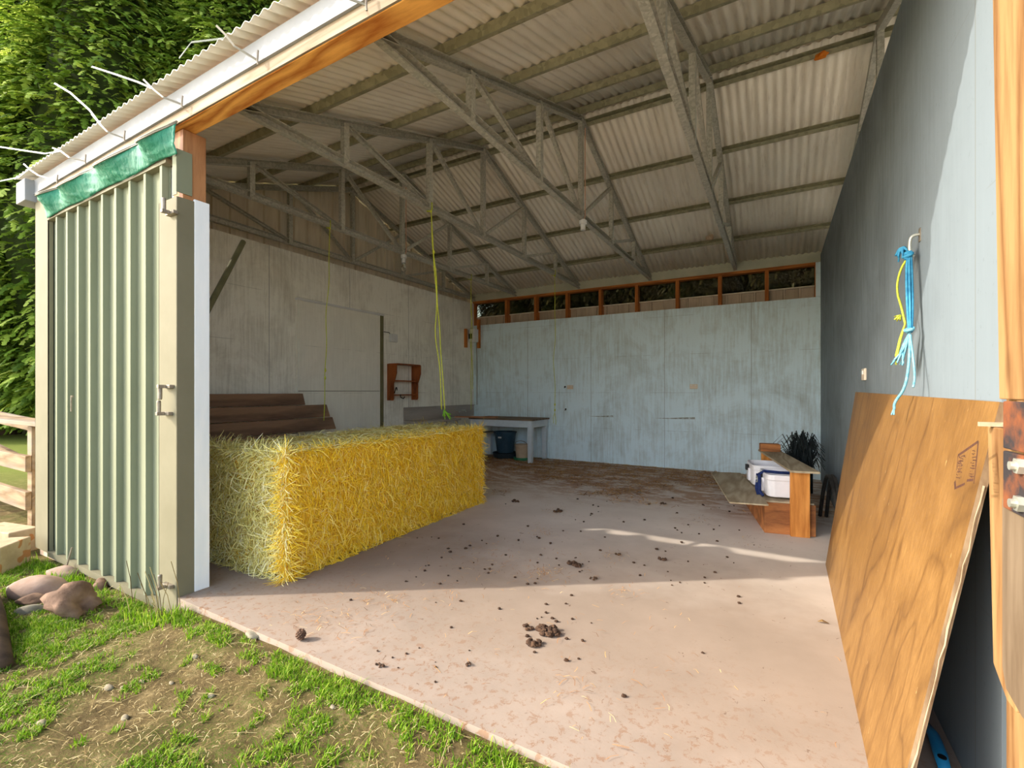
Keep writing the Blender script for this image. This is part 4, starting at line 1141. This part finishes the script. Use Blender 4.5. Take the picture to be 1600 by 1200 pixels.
q.tube(smooth_path([V((X0 - 0.012, 2.45, 1.45)), V((X0 - 0.008, 2.41, 1.33)), V((X0 - 0.012, 2.375, 1.27)), V((X0 - 0.02, 2.36, 1.235))]), 0.004, 6)
for i in range(5): q.tube([e1 + V((0, 0, 0.01)), e1 + V((random.uniform(-.012, .004), random.uniform(-.012, .012), -0.022))], 0.0022, 4)
q.build('pale_strands', M['twine_pale'], t, smooth=True)
q = MB(); q.tube(smooth_path([(X0, 2.535, 1.79), (X0 - 0.025, 2.56, 1.74), (X0 - 0.035, 2.575, 1.66), (X0 - 0.024, 2.53, 1.57), (X0 - 0.02, 2.49, 1.50)]), 0.0042, 6)
for i in range(8): q.tube(smooth_path([V((X0 - 0.02, 2.49, 1.50)), V((X0 - 0.034, 2.52 + random.uniform(-.02, .02), 1.43)), V((X0 - 0.042, 2.535 + random.uniform(-.025, .025), 1.355 + random.uniform(-.03, .02)))]), 0.0032, 5)
for i in range(14):
    a_ = random.random() * 6.28; q.tube([V((X0 - 0.026, 2.545, 1.545)), V((X0 - 0.034 + .014 * math.cos(a_), 2.56 + .02 * math.sin(a_), 1.54 + random.uniform(-.02, .01)))], 0.003, 4)
q.build('yellow_strands', M['twine_yellow'], t, smooth=True)

t = thing('brush_handle', 'bright blue plastic handle on the floor behind the plywood', 'handle', (0.465, 2.06, 0.0))
q = MB(); q.tube([(0.468, 2.20, 0.018), (0.472, 2.12, 0.024), (0.468, 2.03, 0.022), (0.462, 1.95, 0.018)], [0.010, 0.018, 0.020, 0.016], 10); q.build('grip', M['handle_blue'], t, smooth=True)
q = MB(); q.lathe((0.462, 1.985, 0.040), [(0.012, 0), (0.012, 0.003)], 12); q.build('hang_hole', M['black_plastic'], t)

# ------------------------------------------------------------------ outside ground
def gz(x, y):
    z = -0.10 - 0.05 * min(max((-2.5 - x) / 2.0, 0), 1)
    if x > -3.0: z = z + (0.075 * min(max((y - 0.9) / 0.5, 0), 1))
    z += 0.018 * mnoise.noise(V((x * 1.3, y * 1.3, 0))) + 0.010 * mnoise.noise(V((x * 5, y * 5, 2)))
    return min(z, -0.012)
b = MB()
b.grid([[(-7.5 + 9.0 * i / 150, -2.2 + 4.4 * j / 75, gz(-7.5 + 9.0 * i / 150, -2.2 + 4.4 * j / 75)) for i in range(151)] for j in range(76)])
g0 = struct(b.build('ground', M['ground'], smooth=True, origin=(0, 0, 0)), 'bare earth with patchy green grass before the shed', 'ground')
b = MB(); R = 60
b.grid([[(x, y, -0.17 + (0.0 if -7.3 < x < 1.4 and -2.1 < y < 2.1 else 0.0)) for x in (-R, -30, -20, -12, -7.4, 1.4, 20, R)] for y in (-R, -20, -2.1, 2.1, 12, R)])
struct(b.build('ground_far', M['ground'], origin=(0, 0, 0)), 'grassy paddock around the shed, with pale bounce ground added in front', 'ground')

# grass
def blade(q, x, y, z, h, w, lean, a_):
    dx, dy = math.cos(a_) * lean * h, math.sin(a_) * lean * h
    s_ = V((-math.sin(a_), math.cos(a_), 0)) * w
    k = q.verts([V((x, y, z)) - s_, V((x, y, z)) + s_, V((x + dx * .4, y + dy * .4, z + h * .65)) + s_ * .7, V((x + dx * .4, y + dy * .4, z + h * .65)) - s_ * .7, V((x + dx, y + dy, z + h))])
    q.face((k, k + 1, k + 2, k + 3)); q.face((k + 3, k + 2, k + 4))
random.seed(21)
q = MB(); n = 0
for i in range(190000):
    x = random.uniform(-5.4, -0.2); y = random.uniform(-0.2, 1.40)
    if x < -5.0 and y > 1.36: continue
    if y > 1.375: continue
    d_ = 0.75 * mnoise.noise(V((x * 1.7, y * 1.7, 7))) + 0.9 * mnoise.noise(V((x * 5.5, y * 5.5, 3))) + 0.9 * mnoise.noise(V((x * 15, y * 15, 9)))
    if y > 1.27: d_ += 0.45
    if x < -3.2: d_ += 0.15
    d_ -= 0.30 * max(0.0, 0.8 - abs(x + 2.3)) / 0.8
    if d_ < -0.02 + random.random() * 0.32: continue
    h = random.uniform(0.010, 0.030) * (1 + 1.0 * max(0, d_ - 0.5))
    blade(q, x, y, gz(x, y) - 0.002, h, random.uniform(0.0012, 0.0028), random.uniform(0.2, 1.4), random.random() * 6.283)
    n += 1
for i in range(500):                       # longer tufts by the footing and post
    x = random.choice([random.uniform(-5.2, -3.1), random.gauss(-3.08, 0.12), random.gauss(-4.35, 0.12)]); y = random.uniform(1.22, 1.36)
    blade(q, x, y, gz(x, y), random.uniform(0.03, 0.09), 0.003, random.uniform(0.1, 0.7), random.random() * 6.283)
o = q.build('grass', M['grass'], origin=(0, 0, 0)); tag(o, 'short patchy green grass on the earth before the slab', 'grass', kind='stuff')
q = MB()
for i in range(16000):
    x = random.uniform(-5.2, -0.3); y = random.uniform(-0.1, 1.38); a_ = random.random() * 6.283; ln = random.uniform(0.008, 0.035) if random.random() < 0.95 else random.uniform(0.06, 0.15)
    z = gz(x, y) + random.uniform(0.003, 0.012); d_ = V((math.cos(a_), math.sin(a_), random.uniform(-.08, .12))) * ln
    q.ribbon([(x, y, z), V((x, y, z)) + d_ * .5 + V((0, 0, .003)), V((x, y, z)) + d_], 0.0016, (0, 0, 1))
for i in range(14):                        # dry seed stalks by the post foot
    x = random.gauss(-3.12, 0.13); y = random.uniform(1.26, 1.36); h = random.uniform(0.12, 0.34); a_ = random.random() * 6.283
    P = [V((x, y, gz(x, y))), V((x + .03 * math.cos(a_), y - abs(.02 * math.sin(a_)), gz(x, y) + h * .6)), V((x + .09 * math.cos(a_), y - abs(.05 * math.sin(a_)), gz(x, y) + h))]
    q.tube(P, 0.0018, 4)
o = q.build('dry_stalks', M['dry_grass'], origin=(0, 0, 0)); tag(o, 'dry straw stalks strewn over the grass and at the post foot', 'straw', kind='stuff')

# stones
def rock(px, py, r, m, seed, lab, z=-0.15, rot=0.0, name='rock', amp=0.35):
    p = on_z(px, py, z)
    q = MB(); q.blob((0, 0, 0), r, seed, amp, 3, 1.1, 0.55)
    c_, s_ = math.cos(rot), math.sin(rot)
    zz = gz(p.x, p.y) if p.x > -7.4 else z
    q.v = [V((p.x + v_.x * c_ - v_.y * s_, p.y + v_.x * s_ + v_.y * c_, zz + v_.z + r[2] * 0.45)) for v_ in q.v]
    return tag(q.build(name, m, smooth=True), lab, 'rock')
rock(58, 922, (0.19, 0.10, 0.085), M['rock_pink'], 1, 'smooth elongated pale boulder by the footing', -0.12, 0.5, amp=0.15)
rock(114, 956, (0.15, 0.11, 0.095), M['rock_brown'], 2, 'large angular brown boulder in the grass left of the post', -0.12, 0.2, amp=0.75)
rock(58, 938, (0.10, 0.05, 0.04), M['rock_brown'], 3, 'flat reddish stone between the two boulders', -0.12, 0.7, amp=0.5)
rock(47, 954, (0.07, 0.035, 0.03), M['rock_grey'], 4, 'small grey stone in front of the flat reddish stone', -0.12, 0.9)
rock(30, 912, (0.08, 0.05, 0.03), M['rock_grey'], 5, 'pale grey stone left of the elongated boulder', -0.12, 0.3)
rock(100, 898, (0.13, 0.05, 0.05), M['rock_pink'], 6, 'long pale stone against the footing behind the boulders', -0.14, 0.5)
rock(158, 915, (0.06, 0.05, 0.045), M['rock_brown'], 7, 'small brown stone touching the footing', -0.12, 0.0)
rock(396, 1003, (0.05, 0.03, 0.02), M['rock_grey'], 8, 'small grey stone at the slab edge right of the post', -0.06, 0.0)
random.seed(8)
for i, (px, py) in enumerate([(125, 1040), (170, 1078), (192, 1078), (305, 1042), (268, 1078), (222, 1070), (65, 1135), (520, 1132), (195, 1125), (330, 1100)]):
    p = on_z(px, py, -0.11); q = MB(); r = random.uniform(0.008, 0.016); q.blob((p.x, p.y, gz(p.x, p.y) + r * .3), (r * 1.6, r, r * .7), i, 0.4, 2)
    tag(q.build('pebble', M['soil_stone'], smooth=True), 'small pale pebble lying on the bare earth', 'pebble', 'pebbles on the earth')
q = MB(); a_ = on_z(6, 1048, -0.12); e_ = on_z(-30, 930, -0.12); q.tube([a_ + V((0, 0, .02)), (a_ + e_) / 2 + V((0, 0, .06)), e_ + V((0, 0, .05))], [0.035, 0.06, 0.07], 9)
tag(q.build('log', M['trunk'], smooth=True), 'brown log end at the left edge of the grass', 'log')

# timber blocks by the front left corner
def tblock(c, s, rot, lab, z0=-0.16):
    q = MB(); q.box(-s[0] / 2, s[0] / 2, -s[1] / 2, s[1] / 2, 0, s[2]); c_, s_ = math.cos(rot), math.sin(rot)
    q.v = [V((c[0] + v_.x * c_ - v_.y * s_, c[1] + v_.x * s_ + v_.y * c_, z0 + v_.z)) for v_ in q.v]
    tag(q.build('timber_block', M['block'], bevel=0.008), lab, 'block')
tblock((-5.22, 1.13), (0.26, 0.30, 0.21), 0.75, 'stained pale timber block at the front left corner of the shed')
tblock((-5.80, 1.32), (0.50, 0.20, 0.20), 0.2, 'long pale timber block behind the stained one')

# fence left of the shed
FY = 1.56
q = MB(); q.box(-6.25, -6.13, FY, FY + 0.11, -0.2, 0.88)
tag(q.build('fence_post', M['rail'], bevel=0.006), 'grey timber fence post left of the shed corner', 'post')
for z0, h_, y0, lab in ((0.90, 0.04, FY - 0.06, 'flat weathered cap rail along the top of the fence'), (0.46, 0.15, FY - 0.045, 'upper fence rail left of the shed'), (0.10, 0.17, FY - 0.045, 'lower fence rail left of the shed')):
    q = MB()
    if h_ < 0.1: q.box(-9.5, -5.75, FY - 0.07, FY + 0.17, z0, z0 + h_)
    else: q.box(-9.5, -6.12, FY - 0.045, FY - 0.003, z0, z0 + h_)
    tag(q.build('fence_rail', M['rail'], bevel=0.004), lab, 'rail')
q = MB(); q.bar((-9.6, 2.1, 0.85), (-6.3, 2.25, 0.66), 0.05, 0.16); tag(q.build('fence_rail', M['rail'], bevel=0.004), 'sloping board behind the fence below the cap rail', 'rail')
q = MB(); q.bar((-9.4, 2.0, 0.45), (-6.3, 2.2, -0.02), 0.05, 0.15); tag(q.build('fence_rail', M['rail'], bevel=0.004), 'slanting brace board behind the lower fence rails', 'rail')
q = MB(); q.box(-14, -6.0, 4.0, 4.05, 0.80, 0.95); tag(q.build('fence_rail', M['rail'], bevel=0.004), 'farther fence rail showing over the cap rail', 'rail')

# ------------------------------------------------------------------ floor debris
random.seed(31)
q = MB()
def strand(x, y, ln=None, fat=1.0):
    a_ = random.random() * 6.283; ln = ln or random.uniform(0.03, 0.13); z = random.uniform(0.003, 0.016)
    d_ = V((math.cos(a_), math.sin(a_), 0)) * ln; c_ = V((-math.sin(a_), math.cos(a_), 0)) * random.uniform(-.12, .12) * ln
    q.ribbon([(x, y, z), V((x, y, z)) + d_ * .5 + c_ + V((0, 0, random.uniform(0, .008))), V((x, y, z)) + d_], random.uniform(0.0015, 0.0032) * fat, (0, 0, 1))
for i in range(26000):
    x = random.uniform(-4.8, 0.0); y = random.uniform(3.6, 7.55)
    d_ = mnoise.noise(V((x * 0.9, y * 1.3, 4))) * 0.8 + 0.6 * mnoise.noise(V((x * 3, y * 3, 1))) + (y - 5.35) * 0.55
    if y > 6.9 and x > -2.5: d_ -= 0.25
    if d_ < 0.15 + random.random() * 0.5: continue
    if -3.75 < x < -2.72 and y < 4.3: continue
    strand(x, y, None, 2.3)
for px, py, s_, n_ in ((850, 897, 0.07, 120), (870, 800, 0.09, 60), (960, 870, 0.05, 40), (560, 935, 0.08, 40), (610, 945, 0.06, 40), (470, 965, 0.08, 50), (540, 978, 0.09, 50), (975, 925, 0.06, 25), (700, 930, 0.07, 30), (760, 870, 0.2, 90), (1090, 815, 0.12, 60), (1180, 850, 0.1, 25), (640, 870, 0.3, 60), (845, 832, 0.08, 60), (900, 1075, 0.1, 30), (820, 915, 0.5, 120), (960, 1090, 0.5, 60)):
    p = on_z(px, py, 0)
    for i in range(n_): strand(p.x + random.gauss(0, s_), p.y + random.gauss(0, s_), random.uniform(0.015, 0.06), 0.8)
o = q.build('straw_litter', M['straw_litter'], origin=(0, 0, 0)); tag(o, 'brown straw litter strewn over the concrete floor', 'straw', kind='stuff')

def clump(px, py, r, n_, lab, seed):
    p = on_z(px, py, 0); random.seed(seed); q = MB(); r *= 0.78; n_ = int(n_ * 1.3)
    for i in range(n_):
        rr = min(r * random.uniform(0.2, 0.38), 0.017); a_ = random.random() * 6.283; d_ = r * random.random() ** 0.6
        q.blob((p.x + d_ * math.cos(a_), p.y + d_ * math.sin(a_) * .8, rr * 0.6 + (0.5 * r * random.random() * (1 - d_ / r))), (rr, rr * .85, rr * .7), i + seed, 0.5, 2, 2.2, 0.75)
    tag(q.build('dung_clump', M['dung']), lab, 'dung')
clump(857, 988, 0.075, 26, 'largest dark dung clump on the sunlit concrete', 1)
clump(834, 1007, 0.05, 11, 'smaller dung clump just in front of the largest sunlit one', 2)
clump(896, 884, 0.06, 12, 'dark dung clump in the shade, in front of the middle light patch', 3)
clump(927, 905, 0.035, 6, 'round dung clump right at the shade border on the floor', 4)
clump(872, 800, 0.06, 9, 'black dung clump in front of the straw litter, centre floor', 5)
clump(806, 784, 0.06, 8, 'black dung clump right of the bale end', 6)
clump(1031, 875, 0.05, 5, 'flat dark dung clump in the shade, before the long light patch', 7)
clump(966, 868, 0.04, 5, 'dark dung clump between the short light patch and the shade border', 8)
clump(1037, 788, 0.045, 6, 'dung clump at the straw border, farthest right on the floor', 9)
clump(823, 982, 0.04, 6, 'loose brown dung left of the largest sunlit clump', 10)
clump(595, 1040, 0.03, 5, 'pale brown dung near the slab edge, left one', 11)
clump(735, 1040, 0.03, 5, 'pale brown dung near the slab edge, right of the others', 12)
q = MB(); p = on_z(1285, 974, 0); q.ribbon([(p.x - .02, p.y, .006), (p.x, p.y, .016), (p.x + .028, p.y + .004, .006)], [0.006, 0.022, 0.003], (0, 0, 1))
tag(q.build('dry_leaf', M['leaf_dry'], solid=0.001), 'curled dry leaf on the floor near the plywood', 'leaf')
p = on_z(470, 1000, 0)
q = MB()
for i in range(60):
    u = i / 60; a_ = i * 2.4; rr = 0.017 * math.sin(math.pi * (0.12 + 0.8 * u)) + 0.003; z = 0.006 + u * 0.045
    c_ = V((p.x + rr * math.cos(a_), p.y + rr * math.sin(a_), z)); q.blob(c_, (0.0065, 0.0065, 0.004), i, 0.2, 1)
q.lathe((p.x, p.y, 0.0), [(0.005, 0), (0.014, 0.015), (0.013, 0.035), (0.004, 0.05)], 10)
tag(q.build('pine_cone', M['cone']), 'brown pine cone standing on the slab near its left edge', 'cone')

random.seed(77)
pm = MB(); pm.blob((0, 0, 0.004), (0.0085, 0.0065, 0.005), 3, 0.5, 2, 2.0, 0.7)
proto = pm.build('dung_pellet', M['dung'], origin=(0, 0, 0)); first = True
spots = [(853, 945), (853, 958), (846, 965), (839, 967), (863, 967), (869, 972), (894, 968), (924, 974), (885, 999), (910, 1002), (904, 1030), (885, 1033), (835, 1020), (824, 995), (893, 931), (884, 944), (1154, 933), (1155, 943), (1098, 1021), (975, 1089), (681, 942), (720, 940), (780, 952), (590, 1018), (613, 1028), (655, 1013), (680, 1035), (635, 1022), (681, 1043), (733, 1017), (680, 1066), (705, 981), (565, 1072), (622, 1044), (548, 938), (840, 880), (845, 868), (900, 872), (910, 882), (920, 878), (1055, 826), (1065, 833), (1124, 822), (1007, 813), (1155, 829), (1050, 915), (1075, 878), (1040, 862), (1178, 852), (945, 840), (912, 816), (860, 850), (810, 845), (790, 868), (765, 890), (740, 880), (700, 900), (760, 850), (990, 880), (1000, 900), (935, 800), (840, 905), (700, 858), (690, 872), (650, 902), (1140, 800), (1100, 790), (880, 830), (825, 823), (1310, 905)]
for _ in range(75):
    p_ = (random.uniform(620, 1190), random.uniform(775, 915))
    if on_z(p_[0], p_[1], 0).x < -2.6 or on_z(p_[0], p_[1], 0).x > -0.15: continue
    spots.append(p_)
for px, py in spots:
    p = on_z(px, py, 0); s_ = random.uniform(0.55, 1.35) * (0.6 if (px < 760 and py > 990) else 1.0) * (1.25 if py < 870 else 1.0)
    o = proto if first else proto.copy()
    if not first: COL.objects.link(o)
    first = False
    o.location = (p.x, p.y, 0); o.rotation_euler = (0, 0, random.random() * 6.28); o.scale = (s_, s_, s_)
    tag(o, 'small dark dung pellet scattered on the concrete floor', 'dung', 'dung pellets on the floor')

# ------------------------------------------------------------------ trees
random.seed(3)
q = MB(); q.cur = 0
TH_, TR_ = 16.0, 3.4
def crown_r(z): u = z / TH_; return TR_ * (0.62 + 0.38 * math.sin(min(u * 3.2, 1.57))) * (1 - max(0, u - 0.35) / 0.65) ** 0.75 + 0.15
for i in range(18000):
    z = random.uniform(0.5, TH_ - 0.3); a_ = random.random() * 6.283
    lump = 1 + 0.28 * mnoise.noise(V((math.cos(a_) * 2.2, math.sin(a_) * 2.2, z * 0.45)))
    r = crown_r(z) * lump * random.uniform(0.72, 1.0)
    base = V((r * math.cos(a_), r * math.sin(a_), z))
    out = V((math.cos(a_ + random.gauss(0, .5)), math.sin(a_ + random.gauss(0, .5)), random.uniform(-0.75, 0.15))).normalized()
    L = random.uniform(0.22, 0.52); side = out.cross(V((0, 0, 1))).normalized()
    P = [base + out * L * u + V((0, 0, -0.35 * L * u * u)) for u in (0, 0.25, 0.5, 0.75, 1.0)]
    k0 = len(q.v)
    # one feathered spray, kept a single island
    for j, p in enumerate(P):
        w = L * (0.02 + 0.015 * (4 - j) / 4); q.verts([p - side * w * .5, p + side * w * .5])
    for j in range(4): a0 = k0 + 2 * j; q.face((a0, a0 + 1, a0 + 3, a0 + 2))
    for j in range(4):
        for sg in (0, 1):
            for h_ in (0, 1):
                a0 = k0 + 2 * j + sg; a1 = a0 + 2
                p0 = q.v[a0].lerp(q.v[a1], 0.45 * h_); d_ = (P[j + 1] - P[j]).normalized()
                tip = p0 + (side * (1 if sg else -1) * random.uniform(.5, .9) + d_ * 0.7 + V((0, 0, random.uniform(-.5, .1)))) * L * 0.26 * (1 - j * 0.16)
                k = q.verts([tip, tip - d_ * L * .05])
                q.face((a0, a1, k, k + 1))
fol_mesh_b = q
q2 = MB(); rows = []
for j in range(25):
    z = 0.8 + (TH_ - 2.0) * j / 24; rows.append([(crown_r(z) * 0.70 * (1 + 0.28 * mnoise.noise(V((math.cos(i / 24 * 6.283) * 2.2, math.sin(i / 24 * 6.283) * 2.2, z * 0.45)))) * math.cos(i / 24 * 6.283), crown_r(z) * 0.70 * math.sin(i / 24 * 6.283), z) for i in range(25)])
T0 = thing('conifer_tree', 'x', 'tree', (-21.5, 4.9, -0.2), 'conifers beyond the fence')
q.build('foliage', M['conifer'], T0).location = (0, 0, 0)
f0 = T0.children[0]; f0.data.transform(Matrix.Translation(V((-21.5, 4.9, -0.2)))); 
q2.grid(rows); i2 = q2.build('inner_crown', M['conifer_core'], T0); i2.data.transform(Matrix.Translation(V((-21.5, 4.9, -0.2))))
q3 = MB(); q3.tube([(0, 0, 0), (0.1, 0, 4), (0, 0.1, 15)], [0.35, 0.28, 0.05], 10); i3 = q3.build('trunk', M['trunk'], T0); i3.data.transform(Matrix.Translation(V((-21.5, 4.9, -0.2))))
T0['label'] = 'tall dark conifer at the far left edge beyond the fence'
tr = [(-18.6, 6.9, 1.0, 1.1, 'tall conifer second from the left, behind the roof corner'), (-16.4, 9.6, 2.2, 1.12, 'conifer rising behind the middle of the front roof edge'),
      (-13.6, 11.2, 3.4, 1.15, 'conifer behind the upper part of the roof edge'), (-25.0, 10.5, 4.0, 1.25, 'conifer in the rear row at left'),
      (-20.5, 13.0, 5.1, 1.3, 'conifer in the rear row behind the roof edge'), (-26.5, 3.6, 0.6, 1.15, 'conifer beyond the left border of the picture'),
      (-3.2, 12.4, 1.9, 0.46, 'small conifer seen through the back windows left of the middle'),
      (-1.7, 11.9, 2.7, 0.44, 'small conifer seen through the middle back windows'), (-0.2, 12.3, 4.4, 0.46, 'small conifer seen through the back windows right of the middle'),
      (1.3, 11.8, 5.4, 0.44, 'small conifer seen through the rightmost back windows'), (-6.6, 12.2, 1.0, 0.46, 'small conifer behind the back left corner of the shed')]
T1 = thing('conifer_tree', 'small dark conifer seen through the leftmost back windows', 'tree', (-4.9, 11.9, -0.2), 'dark conifers behind the shed')
for ch in T0.children:
    c = ch.copy(); c.data = ch.data.copy(); COL.objects.link(c); c.parent = T1
    if c.name.startswith('foliage'): c.data.materials[0] = M['conifer_dark']
T1.rotation_euler = (0, 0, 0.3); T1.scale = (0.44, 0.44, 0.44)
for x, y, rz, s_, lab in tr:
    if y > 11.5 and s_ < 0.5:
        o = dup(T1, (x, y, -0.2), lab); o.rotation_euler = (0, 0, rz); o.scale = (s_, s_, s_)
for x, y, rz, s_, lab in [k for k in tr if k[3] > 0.5]:
    o = dup(T0, (x, y, -0.2), lab); o.rotation_euler = (0, 0, rz); o.scale = (s_, s_, s_ * 1.0)

for o in list(bpy.data.objects):
    if '_org' in o: del o['_org']
